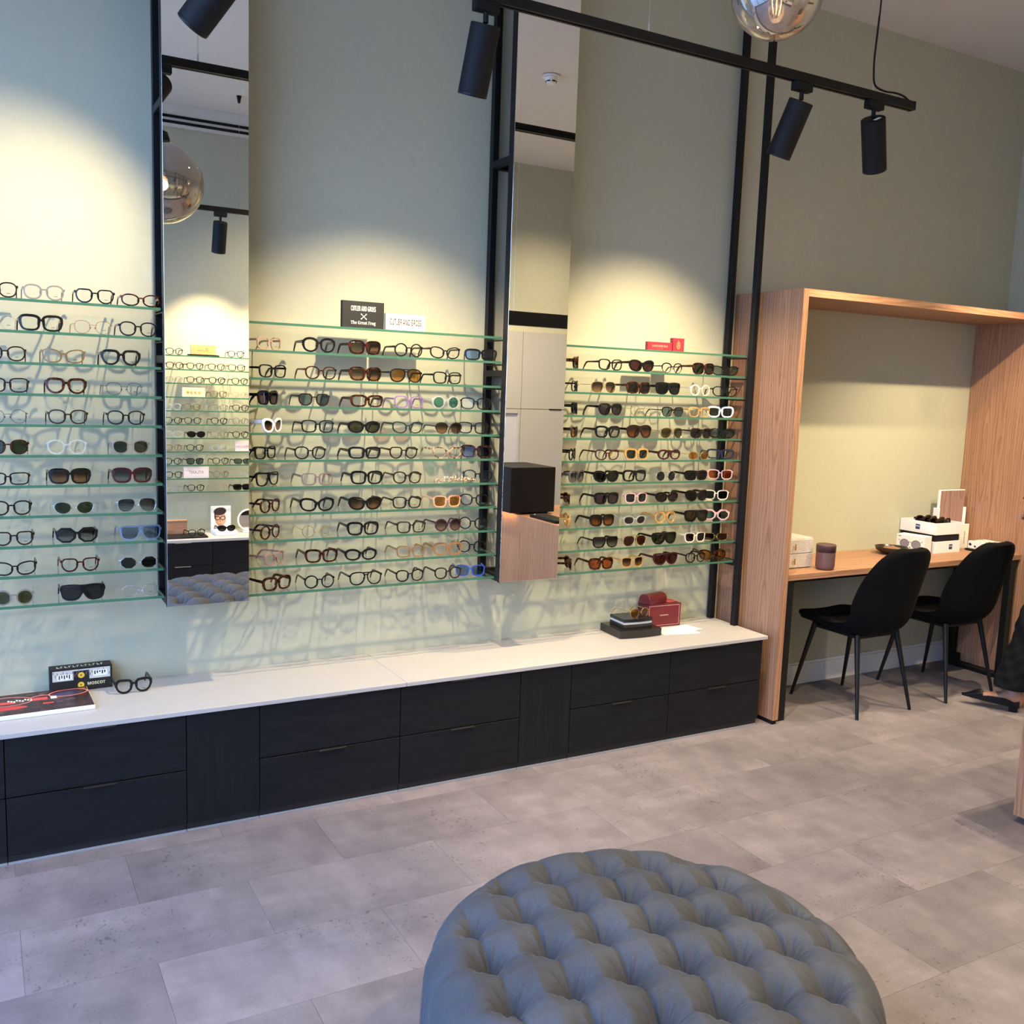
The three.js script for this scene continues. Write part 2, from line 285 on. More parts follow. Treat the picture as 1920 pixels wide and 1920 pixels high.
const SHAPE = { // w, h, roundness, taper, cat-eye lift, bridge gap (mm)
  round: [46, 45, 2.0, 0, 0, 22], panto: [47, 42, 2.4, 0.09, 0.04, 21], crown: [46, 43, 2.25, 0.12, 0.02, 22], square: [50, 41, 3.4, 0.08, 0.05, 19], rect: [52, 35, 4, 0.07, 0.04, 18],
  cat: [53, 39, 2.5, 0.10, 0.26, 18], aviator: [55, 47, 2.6, 0.18, -0.05, 18], tear: [52, 40, 2.1, 0.13, 0.12, 20], oval: [51, 34, 2.3, 0.03, 0.10, 19], geo: [51, 40, 0, 0.05, 0.03, 20],
  flat: [57, 44, 2.9, 0.17, 0.0, 15], mask: [60, 44, 2.7, 0.22, 0.04, 11],
};
const SHAPENAME = { round: 'round', panto: 'rounded panto', crown: 'crown-top panto', square: 'square', rect: 'rectangular', cat: 'cat-eye', aviator: 'aviator', tear: 'rimless teardrop', oval: 'oval', geo: 'angular', flat: 'flat-top aviator', mask: 'flat-top mask' };
const RIM = { b: [6.6, 5.2, 12], m: [4.6, 4.2, 8.5], t: [1.6, 1.8, 2.6], r: [0.7, 1.0, 1.8], w: [1.5, 2.2, 5] }; // rim width, depth, temple height (mm)
const bend = g => { const p = g.attributes.position; for (let i = 0; i < p.count; i++) p.setZ(i, p.getZ(i) - 1.5 * p.getX(i) ** 2); p.needsUpdate = true; g.computeVertexNormals(); return g; };
const protos = {};
function specGeo(type, thick) {
  const key = type + thick; if (protos[key]) return protos[key];
  const [w, h, n, taper, cat, gap] = SHAPE[type], [rim, dep, th] = RIM[thick], K = 0.001;
  const N = n === 0 ? 8 : 30, cy = h / 2 + rim, cx = gap / 2 + w / 2, pts = [];
  for (let i = 0; i < N; i++) {
    const t = (i + (n === 0 ? 0.5 : 0)) / N * Math.PI * 2, c = Math.cos(t), s = Math.sin(t);
    let x, y;
    if (n === 0) { x = c * 1.08; y = s * 1.08; } else { x = Math.sign(c) * Math.abs(c) ** (2 / n); y = Math.sign(s) * Math.abs(s) ** (2 / n); }
    if (type === 'crown' && y > 0.86) y = 0.86;
    if ((type === 'flat' || type === 'mask') && y > 0) y = Math.min(1, y * 1.25);
    y += cat * x * (y > 0 ? 1 : 0.3) * (0.6 + 0.4 * Math.abs(y)); x *= 1 + taper * y;
    if (type === 'aviator' || type === 'flat' || type === 'mask') { if (y < 0.2) x += 0.10 * (0.2 - y); }   // droops outwards
    pts.push([x * w / 2, y * h / 2]);
  }
  const off = r => pts.map(([x, y]) => { const l = Math.hypot(x, y), up = y > 0 && thick === 'b' ? 1.35 : y > 0 && thick === 'w' ? 3.2 : 1; return [x * (1 + r * up / l), y * (1 + r * up / l)]; });
  const shp = (P, s) => { const S = new THREE.Shape(); P.forEach(([x, y], i) => { const a = (s * x + s * cx) * K, b = (y + cy) * K; i ? S.lineTo(a, b) : S.moveTo(a, b); }); S.closePath(); return S; };
  const ext = (S, d, z) => { const g = new THREE.ExtrudeGeometry(S, { depth: d * K, bevelEnabled: true, bevelThickness: 0.0004, bevelSize: 0.00035, bevelOffset: -0.0003, bevelSegments: 1, steps: 1 }); return g.translate(0, 0, z * K); };
  const fr = [];
  for (const s of [1, -1]) {
    const S = shp(off(rim), s); S.holes.push(shp(pts, s)); fr.push(ext(S, dep, -dep));
    if (thick === 'b' || thick === 'm') { const ex = cx + w / 2 * (1 + taper * 0.6) + rim * 0.4, ey = cy + h * (0.27 + cat * 0.5); fr.push(bx(Math.min(s * (ex - 2), s * (ex + 5)) * K, Math.max(s * (ex - 2), s * (ex + 5)) * K, (ey - th * 0.42) * K, (ey + th * 0.42) * K, -dep * K - 0.002, -0.0002, 0.0008)); }
    else { const ex = cx + w / 2, ey = cy + h * 0.22; fr.push(bx(Math.min(s * (ex - 2), s * (ex + 6)) * K, Math.max(s * (ex - 2), s * (ex + 6)) * K, (ey - 1.3) * K, (ey + 1.3) * K, -0.005, -0.0005, 0.0004)); }
  }
  // bridge: an arch between the rims; wire frames get a thin bar and nose pads
  const bt = thick === 'b' ? 7.5 : thick === 'm' ? 4.6 : thick === 'w' ? 3 : 1.5, g2 = gap / 2 + 2, by = cy + h * (type === 'flat' || type === 'mask' || type === 'aviator' ? 0.30 : 0.17);
  const B = new THREE.Shape(); B.moveTo(-g2 * K, (by - bt * 0.6) * K); B.quadraticCurveTo(0, (by + bt * 0.25) * K, g2 * K, (by - bt * 0.6) * K); B.lineTo(g2 * K, (by + bt * 0.5) * K); B.quadraticCurveTo(0, (by + bt * 1.15) * K, -g2 * K, (by + bt * 0.5) * K); B.closePath();
  fr.push(ext(B, Math.max(1.4, dep * 0.8), -Math.max(1.4, dep * 0.8)));
  if (type === 'aviator' || type === 'flat' || type === 'mask') { const yb = cy + h * 0.5 - (type === 'aviator' ? 2 : 1), q = type === 'aviator' ? gap / 2 + 6 : cx + w * 0.44; fr.push(bx(-q * K, q * K, yb * K, (yb + Math.max(1.4, rim)) * K, -dep * K, 0, 0.0005)); }
  if (thick === 't' || thick === 'r' || thick === 'w') for (const s of [1, -1]) { const q = new THREE.SphereGeometry(0.0035, 8, 6); q.scale(0.5, 1.3, 0.8); q.translate(s * (gap / 2 - 3) * K, (cy - 2) * K, -0.006); fr.push(q); fr.push(cyl(V(s * gap / 2 * K, (cy + 1) * K, -0.001), V(s * (gap / 2 - 3) * K, (cy - 2) * K, -0.006), 0.0005, 0.0005, 5)); }
  else for (const s of [1, -1]) { const q = new THREE.SphereGeometry(0.0045, 8, 6); q.scale(0.6, 1.7, 0.9); q.translate(s * (gap / 2 + 0.5) * K, (cy - 2) * K, -dep * K); fr.push(q); }
  const front = bend(merge(fr));
  const lens = s => { const g = new THREE.ShapeGeometry(shp(off(0.4), s)); const p = g.attributes.position, uv = g.attributes.uv; g.computeBoundingBox(); const b = g.boundingBox; for (let i = 0; i < p.count; i++) uv.setXY(i, (p.getX(i) - b.min.x) / (b.max.x - b.min.x), (p.getY(i) - b.min.y) / (b.max.y - b.min.y)); g.translate(0, 0, -dep * 0.5 * K); return bend(g); };
  const ox = (cx + w / 2 * (1 + taper * 0.6) + (thick === 'b' || thick === 'm' ? rim * 0.4 + 3 : 4.6)) * K, hy = (cy + h * (thick === 'b' || thick === 'm' ? 0.27 + cat * 0.5 : 0.22)) * K, zb = -1.5 * ox * ox - 0.003, t1 = th * 0.5, t2 = Math.max(1, th * 0.36);
  const T = new THREE.Shape(), up = [[0, hy / K + t1], [40, hy / K + (t1 + t2) / 2], [88, hy / K + t2 + 0.5], [104, hy / K - 3 + t2], [118, hy / K * 0.55 + t2], [127, t2 + 3], [130, 0.2]], dn = [[125, 0.1], [119, hy / K * 0.30], [110, hy / K * 0.62 - t2], [100, hy / K - 5 - t2 * 0.7], [88, hy / K - t2], [40, hy / K - (t1 + t2) / 2], [0, hy / K - t1]];
  [...up, ...dn].forEach(([a, b], i) => i ? T.lineTo(a * K, b * K) : T.moveTo(a * K, b * K)); T.closePath();
  const tw = thick === 'b' ? 3.6 : thick === 'm' ? 2.8 : 1.4;
  const temple = s => { const g = ext(T, tw, -tw / 2); g.rotateY(Math.PI / 2); g.translate(s * ox, 0, zb); return g; };
  return protos[key] = { front, lensR: lens(1), lensL: lens(-1), tR: temple(1), tL: temple(-1), width: 2 * ox };
}
const printMat = std(C(0.03, 0.03, 0.03), 0.6), tipMat = std(C(0.02, 0.018, 0.016), 0.35);
function spectacles(spec, pos, turn, label, group, name) {
  const [type, thick, f, l] = spec.split(' '), G = specGeo(type, thick), fm = FRAME[f], lm = LENS[l];
  const o = thing(name ?? (l === 'clear' ? 'eyeglasses' : 'sunglasses'), label ?? fm[0] + ' ' + SHAPENAME[type] + ' glasses', l === 'clear' ? 'glasses' : 'sunglasses', pos, turn, group);
  part(o, 'front_frame', G.front, fm[1]);
  part(o, 'lens', G.lensL, lm[1]); const rl = part(o, 'lens', G.lensR, lm[1]);
  if (l === 'clear' && name !== 'x') { const p = new THREE.BoxGeometry(0.011, 0.0016, 0.0003); p.translate(0.036, 0.014, -0.0032); part(rl, 'lens_print', p, printMat); }
  const tm = thick === 't' || thick === 'r' ? FRAME[f][1] : fm[1];
  part(o, 'temple', G.tL, tm); part(o, 'temple', G.tR, tm);
  return o;
}
const nth = ['first', 'second', 'third', 'fourth', 'fifth', 'sixth'];
const rowWord = i => i === 0 ? 'top' : i === 10 ? 'lowest' : ords[i];
const RACKS = {
  left: [
    [1, '0.074 panto m brown clear 0; 0.217 panto m greige clear 0; 0.377 crown m black clear 0; 0.528 oval m redtort clear 0'],
    [2, '0.071 round t champagne clear 0; 0.206 square b black clear 0; 0.368 panto t amber clear 0; 0.517 panto m black clear 0'],
    [3, '0.093 panto m brown clear 0; 0.273 cat m olive clear 0; 0.458 crown b black clear 0'],
    [4, '0.098 square m brown clear 0; 0.279 crown b tortoise clear 0; 0.467 panto t gunmetal clear 0'],
    [5, '0.095 round t gunmetal clear 0; 0.282 panto m brown clear 0; 0.471 panto m black clear 0'],
    [6, '0.093 panto m tortoise green 0; 0.276 panto m crystal clear 0; 0.486 panto m greige green 0'],
    [7, '0.090 rect m black clear 0; 0.284 square b black browngrad 0; 0.490 square b burgundy greygrad 0'],
    [8, '0.097 panto m black clear 0; 0.294 tear r silver green 0; 0.504 aviator r silver greygrad 0'],
    [9, '0.102 crown m brown clear 0; 0.302 geo b black greygrad 0; 0.516 flat m bluegrey bluegrey 0'],
    [10, '0.102 cat m black clear 0; 0.310 crown m redtort clear 0; 0.507 geo t silver dark 0'],
    [11, '0.096 round m greige olive 0; 0.317 flat b black grey 0; 0.511 geo t silver clear 0'],
  ],
  middle: [
    [2, '0.996 square m champagne clear 34; 1.183 panto b black clear 0; 1.373 square b redtort browngrad 0; 1.561 round m black clear 0; 1.726 cat m black clear 0; 1.905 rect b black blue -26'],
    [3, '1.010 square m black clear 24; 1.191 panto m tortoise clear 0; 1.377 square b tortoise browngrad 0; 1.554 aviator m black amber 0; 1.741 square m black clear 0'],
    [4, '0.994 square b black purple 42; 1.164 crown m brown greyblue 0; 1.386 rect b tortoise clear 0; 1.568 square m violet clear 0; 1.737 round m crystal teal 0; 1.886 square m black clear -26'],
    [5, '1.011 cat b white browngrad 44; 1.180 square m black clear 0; 1.374 oval b black olive 0; 1.566 cat m darkgreen clear 0; 1.755 panto w brown browngrad 0; 1.879 square m black clear -26'],
    [6, '0.984 square m black clear 38; 1.150 panto m black clear 0; 1.378 rect b black clear 0; 1.549 crown m brown clear 0; 1.750 cat m palehorn clear 0; 1.896 square b tortoise greygrad -26'],
    [7, '0.993 flat m black clear 40; 1.181 square m mauve clear 0; 1.389 square b black clear 0; 1.568 panto m brown clear 0; 1.907 panto m black clear -26'],
    [8, '1.002 panto m redtort clear 38; 1.182 cat b black clear 0; 1.383 cat b black browngrad 0; 1.570 square m black clear 0; 1.756 square m peach amber 0; 1.892 panto m black clear -26'],
    [9, '1.002 round m tortoise clear 40; 1.179 round t gold clear 0; 1.376 square b black clear 0; 1.590 square m brown clear 0; 1.764 round m plum purplegrad 0; 1.888 round m black clear -26'],
    [10, '1.021 cat m rose clear 42; 1.202 square b tortoise clear 0; 1.368 oval b black clear 0; 1.592 square m amber clear 0; 1.765 square b caramel clear 0; 1.889 round m black clear -26'],
    [11, '1.030 square b tortoise clear 20; 1.194 round m black clear 0; 1.391 aviator m black clear 0; 1.590 panto m black clear 0; 1.768 panto m brown clear 0; 1.886 square m cobalt blue -18'],
  ],
  right: [
    [2, '2.426 square b tortoise dark 66; 2.573 square m black clear 0; 2.753 cat b black wine 0; 2.932 panto w black clear 0; 3.127 square b redtort green 0; 3.281 cat m black greyblue -24'],
    [3, '2.425 square m black clear 70; 2.540 aviator t gold browngrad 0; 2.741 square b tortoise grey 0; 2.916 flat b black dark 0; 3.115 round m ivory clear 0; 3.283 panto m black clear -24'],
    [4, '2.431 square b black dark 68; 2.585 crown b black purple 0; 2.761 round t gold clear 0; 2.947 square w black greyblue 0; 3.116 square m honey clear 0; 3.267 square b white grey -24'],
    [5, '2.408 square m brown amber 44; 2.573 square b black clear 0; 2.758 aviator b brown ambergrad 0; 2.951 aviator t gold olive 0; 3.135 square m brown grey 0; 3.282 oval b black greyblue -24'],
    [6, '2.398 round m black clear 44; 2.579 cat m burgundy clear 0; 2.746 square b honey grey 0; 2.945 oval b burgundy clear 0; 3.126 oval t gold amber 0; 3.281 rect b navy clear -24'],
    [7, '2.427 square b smoke greygrad 28; 2.579 cat b black dark 0; 2.743 square b black clear 0; 2.930 round t silver grey 0; 3.120 rect b black dark 0; 3.289 square m pink orange -24'],
    [8, '2.411 oval b burgundy dark 70; 2.585 square b black purple 0; 2.759 square m pink grey 0; 2.947 oval b black wine 0; 3.135 cat b black dark 0; 3.273 square m ivory dark -24'],
    [9, '2.416 square b honey clear 70; 2.567 square b black ambergrad 0; 2.757 oval m crystal grey 0; 2.941 round b honey clear 0; 3.136 flat b black green 0; 3.282 geo b pink teal -24'],
    [10, '2.591 flat m black greygrad 0; 2.763 aviator t gold wine 0; 2.942 mask b black green 0; 3.137 square m ivory dark 0; 3.283 rect t gold wine -24'],
    [11, '2.434 square b tortoise dark 70; 2.573 square b tortoise orange 0; 2.757 square m honey browngrad 0; 2.959 mask b burgundy wine 0; 3.149 panto m black clear 0; 3.274 cat b tortoise amber -24'],
  ],
};
for (const [side, rows] of Object.entries(RACKS)) for (const [row, list] of rows) {
  const items = list.split('; ');
  items.forEach((it, k) => {
    const f = it.split(' '), x = +f[0], yaw = +f[5], spec = f.slice(1, 5).join(' ');
    const sun = f[4] !== 'clear';
    const place = side === 'left' ? (k === items.length - 1 ? 'rightmost' : k === 0 ? 'leftmost' : nth[k]) : k === 0 ? 'leftmost' : k === items.length - 1 ? 'rightmost' : nth[k];
    const lab = FRAME[f[3]][0] + ' ' + SHAPENAME[f[1]] + (sun ? ' sunglasses, ' + LENS[f[4]][0] + ' lenses' : ' glasses') + ', ' + place + ' on the ' + rowWord(row - 1) + ' shelf, ' + rackName[side];
    const z = yaw === 0 ? 0.185 : Math.abs(yaw) < 50 ? 0.165 : 0.12;
    spectacles(spec, [x, shelfY[side](row - 1) + 0.0006, z + (rnd() - 0.5) * 0.006], THREE.MathUtils.degToRad(yaw + (rnd() - 0.5) * 3), lab, 'eyewear on the ' + rackName[side]);
  });
}
// ---------------------------------------------------------------- printed faces
function canvasTex(w, h, draw) {
  const c = document.createElement('canvas'); c.width = w; c.height = h; const g = c.getContext('2d'); draw(g, w, h);
  const t = new THREE.CanvasTexture(c); t.colorSpace = THREE.SRGBColorSpace; t.anisotropy = 4; return t;
}
const printed = (t, rough = 0.55) => std(C(1, 1, 1), rough, { map: t });
// squeeze a line of text into width w (condensed lettering)
function condensed(g, s, x, y, w, font) { g.font = font; g.textAlign = 'center'; const m = g.measureText(s).width; g.save(); g.translate(x, y); g.scale(w / m, 1); g.fillText(s, 0, 0); g.restore(); }
// an upright block with a printed front; dir +1 looks to +z, -1 to -z
function block(name, label, category, x0, x1, y0, y1, zb, d, mat, print, dir = 1, partName = 'printed_face') {
  const c = (x0 + x1) / 2, t = thing(name, label, category, [c, y0, zb], dir > 0 ? 0 : Math.PI), w = x1 - x0, h = y1 - y0;
  part(t, 'body', bx(-w / 2, w / 2, 0, h, -d, 0, 0.001), mat);
  if (print) { const g = new THREE.PlaneGeometry(w * 0.985, h * 0.97); g.translate(0, h / 2, 0.0005); part(t, partName, g, print); }
  return t;
}
const yM = shelfY.middle(0), yR = shelfY.right(0);
block('brand_block', 'black shelf block with two white name lines and crossed bones sign', 'sign', 1.281, 1.458, yM, yM + 0.106, 0.165, 0.02, M.blackMatte, printed(canvasTex(512, 300, (g, w, h) => {
  g.fillStyle = '#171615'; g.fillRect(0, 0, w, h); g.fillStyle = '#d8d2c4'; condensed(g, 'CUTLER AND GROSS', w / 2, 106, 310, 'bold 78px sans-serif');
  g.strokeStyle = '#d8d2c4'; g.lineWidth = 8; g.beginPath(); g.moveTo(232, 142); g.lineTo(292, 196); g.moveTo(292, 142); g.lineTo(232, 196); g.stroke();
  for (const [a, b] of [[232, 142], [292, 196], [292, 142], [232, 196]]) { g.beginPath(); g.arc(a, b, 8, 0, 7); g.fill(); }
  condensed(g, 'The Great Frog', w / 2, 258, 310, 'bold 50px serif');
})));
block('brand_block', 'white shelf block with black narrow lettering beside the black block', 'sign', 1.466, 1.640, yM, yM + 0.068, 0.165, 0.02, M.white, printed(canvasTex(512, 210, (g, w, h) => {
  g.fillStyle = '#d9d1c4'; g.fillRect(0, 0, w, h); g.fillStyle = '#0c0b0a'; condensed(g, 'CUTLER AND GROSS', w / 2, 142, 420, 'bold 112px sans-serif');
})));
const redM = std(C(0.36, 0.022, 0.03), 0.3);
block('brand_block', 'wide low red shelf block with a line of gold lettering', 'sign', 2.790, 2.936, yR, yR + 0.040, 0.165, 0.02, redM, printed(canvasTex(512, 140, (g, w, h) => {
  g.fillStyle = '#a02430'; g.fillRect(0, 0, w, h); g.fillStyle = '#d99a7a'; condensed(g, 'JACQUES MARIE MAGE', w / 2, 80, 330, 'bold 46px serif'); g.globalAlpha = 0.6; for (let i = 0; i < 9; i++) g.fillRect(196 + i * 14, 104, 9, 7); g.globalAlpha = 1;
}), 1));
block('brand_block', 'taller narrow red shelf block with a gold ornate emblem', 'sign', 2.938, 3.006, yR, yR + 0.064, 0.168, 0.024, redM, printed(canvasTex(256, 240, (g, w, h) => {
  g.fillStyle = '#a02430'; g.fillRect(0, 0, w, h); g.strokeStyle = '#d0974f'; g.lineWidth = 9; g.beginPath(); g.ellipse(128, 128, 38, 62, 0, 0, 7); g.stroke();
  g.lineWidth = 7; g.beginPath(); g.moveTo(128, 30); g.bezierCurveTo(90, 90, 170, 130, 118, 205); g.stroke(); g.beginPath(); g.arc(140, 110, 20, 0, 5); g.stroke(); g.beginPath(); g.arc(116, 150, 16, 2, 7); g.stroke();
}), 1));
{ // glittering chain on the seventh shelf of the middle rack
  const t = thing('eyewear_chain', 'heap of gold and crystal beaded eyewear chain on the seventh shelf, middle rack', 'chain', [1.80, shelfY.middle(6) + 0.0005, 0.16]);
  const bead = [], link = [];
  for (let i = 0; i < 150; i++) {
    const a = i / 150 * 40, x = (i / 150 - 0.5) * 0.20 + (rnd() - 0.5) * 0.02, env = 1 - (x / 0.115) ** 2, y = 0.004 + rnd() * 0.022 * env, z = Math.sin(a) * 0.012 + (rnd() - 0.5) * 0.012, r = 0.0025 + rnd() * 0.0025;
    const g = new THREE.OctahedronGeometry(r, 0); g.rotateX(rnd() * 3); g.rotateY(rnd() * 3); g.translate(x, Math.max(y, r), z); (i % 3 ? bead : link).push(g);
  }
  const pts = []; for (let i = 0; i < 60; i++) { const a = i / 60 * 40; pts.push(V((i / 60 - 0.5) * 0.20, 0.004 + 0.012 * (0.5 + 0.5 * Math.sin(a * 1.7)), Math.sin(a) * 0.014)); }
  part(t, 'bead', merge(bead), phy(C(0.95, 0.75, 0.62), 0.08, { metalness: 0.4 })); part(t, 'link', merge([...link, tube(pts, 0.0012, 200, 5)]), M.gold);
}

// ---------------------------------------------------------------- on the worktop
const WT = 0.4635;
{
  const t = thing('picture_tray', 'flat tray printed with a dark neon street picture, on the worktop at left', 'tray', [0.135, WT, 0.19], 0.03);
  const w = 0.40, d = 0.235;
  part(t, 'body', bx(-w / 2, w / 2, 0, 0.016, -d / 2, d / 2, 0.002), M.white);
  const g = new THREE.PlaneGeometry(w - 0.004, d - 0.004); g.rotateX(-Math.PI / 2); g.translate(0, 0.0164, 0);
  part(t, 'printed_face', g, printed(canvasTex(800, 470, (g, W, Hh) => {
    g.fillStyle = '#2a1518'; g.fillRect(0, 0, W, Hh);
    let s = 5; const r = () => (s = (s * 16807) % 2147483647) / 2147483647;
    for (let i = 0; i < 260; i++) { g.fillStyle = ['#4a2326', '#1a1420', '#5a3a38', '#7a2528', '#23202c', '#8a6a5e'][Math.floor(r() * 6)]; g.globalAlpha = 0.5; g.fillRect(r() * W, r() * Hh, 10 + r() * 60, 6 + r() * 40); }
    g.globalAlpha = 1; g.fillStyle = '#3a3450'; g.beginPath(); g.ellipse(660, 120, 95, 55, -0.1, 0, 7); g.fill();
    for (const [lw, c] of [[14, '#b23a3c'], [6, '#f2a79c']]) { g.strokeStyle = c; g.lineWidth = lw; g.beginPath(); g.ellipse(250, 165, 170, 100, 0.05, 0, 7); g.stroke(); g.beginPath(); g.ellipse(665, 110, 130, 75, -0.05, 0, 7); g.stroke(); g.beginPath(); g.moveTo(415, 130); g.quadraticCurveTo(470, 90, 540, 110); g.stroke(); g.beginPath(); g.moveTo(20, 60); g.lineTo(90, 110); g.stroke(); }
    g.fillStyle = '#d8403a'; g.fillRect(190, 170, 120, 52); g.fillRect(410, 150, 110, 60); g.fillRect(480, 280, 70, 30); g.fillStyle = '#efe4d6'; for (let i = 0; i < 9; i++) g.fillRect(262 + i * 18, 140 + (i % 3) * 12, 13, 34); g.fillRect(540, 150, 40, 60); g.fillStyle = '#c82f2f'; g.beginPath(); g.ellipse(250, 320, 130, 40, 0, 0, 7); g.fill();
  }), 0.35));
}
{
  const t = thing('spectacle_case_box', 'black and white printed box with two yellow discs, behind the picture tray', 'box', [0.315, WT, 0.035], 0.02);
  part(t, 'body', bx(-0.107, 0.107, 0, 0.088, -0.03, 0.03, 0.002), M.blackMatte);
  const g = new THREE.PlaneGeometry(0.212, 0.086); g.translate(0, 0.044, 0.0305);
  part(t, 'printed_face', g, printed(canvasTex(640, 260, (g, W, Hh) => {
    g.fillStyle = '#141310'; g.fillRect(0, 0, W, Hh); g.fillStyle = '#c9c6ba'; g.fillRect(20, 14, 600, 120); g.fillStyle = '#141310'; g.fillRect(235, 30, 165, 110);
    g.fillStyle = '#6d6a62'; for (let i = 0; i < 30; i++) g.fillRect(25 + i * 20, 20 + (i * 37) % 60, 8, 30); g.fillStyle = '#efece0'; g.fillRect(70, 60, 150, 62); g.fillRect(440, 40, 150, 70);
    g.fillStyle = '#22201c'; for (let i = 0; i < 5; i++) { g.fillRect(84 + i * 26, 66, 12, 46 - (i % 2) * 14); g.fillRect(452 + i * 26, 50, 14, 40 - (i % 3) * 10); }
    for (const [a, b] of [[315, 84], [312, 196]]) { g.fillStyle = '#e3b93a'; g.beginPath(); g.arc(a, b, 34, 0, 7); g.fill(); g.fillStyle = '#5a4410'; g.beginPath(); g.arc(a, b, 9, 0, 7); g.fill(); }
    g.fillStyle = '#e8dcae'; g.font = 'bold 46px sans-serif'; g.fillText('MOSCOT', 376, 206);
  })));
  const g2 = new THREE.PlaneGeometry(0.212, 0.058); g2.rotateX(-Math.PI / 2); g2.translate(0, 0.0885, 0);
  part(t, 'printed_top', g2, printed(canvasTex(640, 170, (g, W, Hh) => { g.fillStyle = '#11100e'; g.fillRect(0, 0, W, Hh); g.fillStyle = '#d9d6ca'; for (let i = 0; i < 12; i++) { g.fillRect(70 + i * 42, 60, 9, 62); g.fillRect(70 + i * 42, i % 2 ? 60 : 108, 28, 14); } })));
}
spectacles('crown b black clear', [0.485, WT + 0.0004, 0.17], 0.04, 'pair of thick black glasses lying on the worktop beside the printed box', undefined);
{ // display plinth, two tiers with curved fronts, a pair of gold sunglasses on it
  const glossy = std(C(0.014, 0.013, 0.013), 0.12);
  const tier = (w, d, y0, y1, sag) => { const S = new THREE.Shape(); S.moveTo(-w / 2, d / 2); S.lineTo(w / 2, d / 2); S.lineTo(w / 2, -d / 2); S.quadraticCurveTo(0, -d / 2 - sag, -w / 2, -d / 2); S.closePath(); const g = new THREE.ExtrudeGeometry(S, { depth: y1 - y0 - 0.002, bevelEnabled: true, bevelThickness: 0.001, bevelSize: 0.001, bevelSegments: 1, curveSegments: 16 }); g.rotateX(-Math.PI / 2); g.translate(0, y0 + 0.001, 0); return g; };
  const t = thing('display_plinth', 'glossy black two-tier display plinth with bowed front on the right worktop', 'plinth', [2.80, WT, 0.135], -0.06);
  part(t, 'base_tier', tier(0.235, 0.185, 0, 0.038, 0.022), glossy); part(t, 'middle_tier', tier(0.165, 0.125, 0.0385, 0.058, 0.014), glossy);
  part(t, 'clear_layer', tier(0.160, 0.120, 0.0585, 0.070, 0.012), std(C(0.55, 0.56, 0.53), 0.2)); part(t, 'top_tier', tier(0.165, 0.125, 0.0705, 0.086, 0.014), glossy);
  spectacles('panto t gold amber', [2.815, WT + 0.0875, 0.185], 0.12, 'gold wire sunglasses with amber lenses standing on the black display plinth', undefined);
}
{
  const t = thing('gift_box', 'dark red box with thin white outline and small lettering, on the right worktop', 'box', [3.035, WT, 0.055], -0.05);
  const mar = std(C(0.115, 0.012, 0.02), 0.45), w = 0.205, h = 0.118;
  part(t, 'body', bx(-w / 2, w / 2, 0, h, -0.045, 0.045, 0.002), mar);
  const g = new THREE.PlaneGeometry(w - 0.004, h - 0.004); g.translate(0, h / 2, 0.0455);
  part(t, 'printed_face', g, printed(canvasTex(512, 296, (g, W, Hh) => { g.fillStyle = '#661420'; g.fillRect(0, 0, W, Hh); g.strokeStyle = '#d8b9ae'; g.lineWidth = 5; g.strokeRect(22, 16, W - 44, Hh - 34); g.fillStyle = '#e0c8c0'; condensed(g, 'JACQUES MARIE MAGE', W / 2, 150, 130, 'bold 18px sans-serif'); })));
  const c = thing('glasses_case', 'dark red leather glasses case with rounded lid lying on the red box', 'case', [2.995, WT + h + 0.0008, 0.05], 0.25);
  const S = new THREE.Shape(); S.moveTo(-0.034, 0); S.lineTo(0.034, 0); S.lineTo(0.034, 0.018); S.bezierCurveTo(0.034, 0.052, -0.034, 0.052, -0.034, 0.018); S.closePath();
  const lid = new THREE.ExtrudeGeometry(S, { depth: 0.13, bevelEnabled: true, bevelSize: 0.003, bevelThickness: 0.004, bevelSegments: 2 }); lid.translate(0, 0.003, -0.065); lid.rotateY(Math.PI / 2);
  part(c, 'shell', lid, std(C(0.14, 0.014, 0.016), 0.35)); part(c, 'seam', bx(-0.066, 0.066, 0.018, 0.0195, -0.0375, 0.0375, 0.0004), std(C(0.05, 0.006, 0.008), 0.5));
  const q = thing('leaflet', 'small red leaflet lying on top of the dark red box beside the case', 'leaflet', [3.095, WT + h + 0.0006, 0.05], 0.1);
  part(q, 'sheet', bx(-0.03, 0.03, 0, 0.003, -0.035, 0.035, 0.0005), std(C(0.4, 0.05, 0.06), 0.6));
  const p = thing('paper_sheet', 'white printed paper sheets lying on the worktop before the dark red box', 'paper', [3.04, WT, 0.195], -0.2);
  const txt = printed(canvasTex(360, 256, (g, W, Hh) => { g.fillStyle = '#f1ece2'; g.fillRect(0, 0, W, Hh); g.fillStyle = '#8d8780'; for (let i = 0; i < 11; i++) g.fillRect(30, 34 + i * 18, 90 + (i * 53) % 190, 4); g.fillStyle = '#c05a66'; g.fillRect(210, 20, 120, 14); }), 0.8);
  part(p, 'sheet', bx(-0.10, 0.10, 0, 0.0012, -0.065, 0.065, 0), M.paper); const pg = new THREE.PlaneGeometry(0.198, 0.128); pg.rotateX(-Math.PI / 2); pg.translate(0, 0.0015, 0); part(p, 'printed_face', pg, txt);
  const p2 = new THREE.BoxGeometry(0.16, 0.001, 0.11); p2.rotateY(0.35); p2.translate(0.05, 0.0026, -0.02); part(p, 'sheet', p2, M.paper);
}

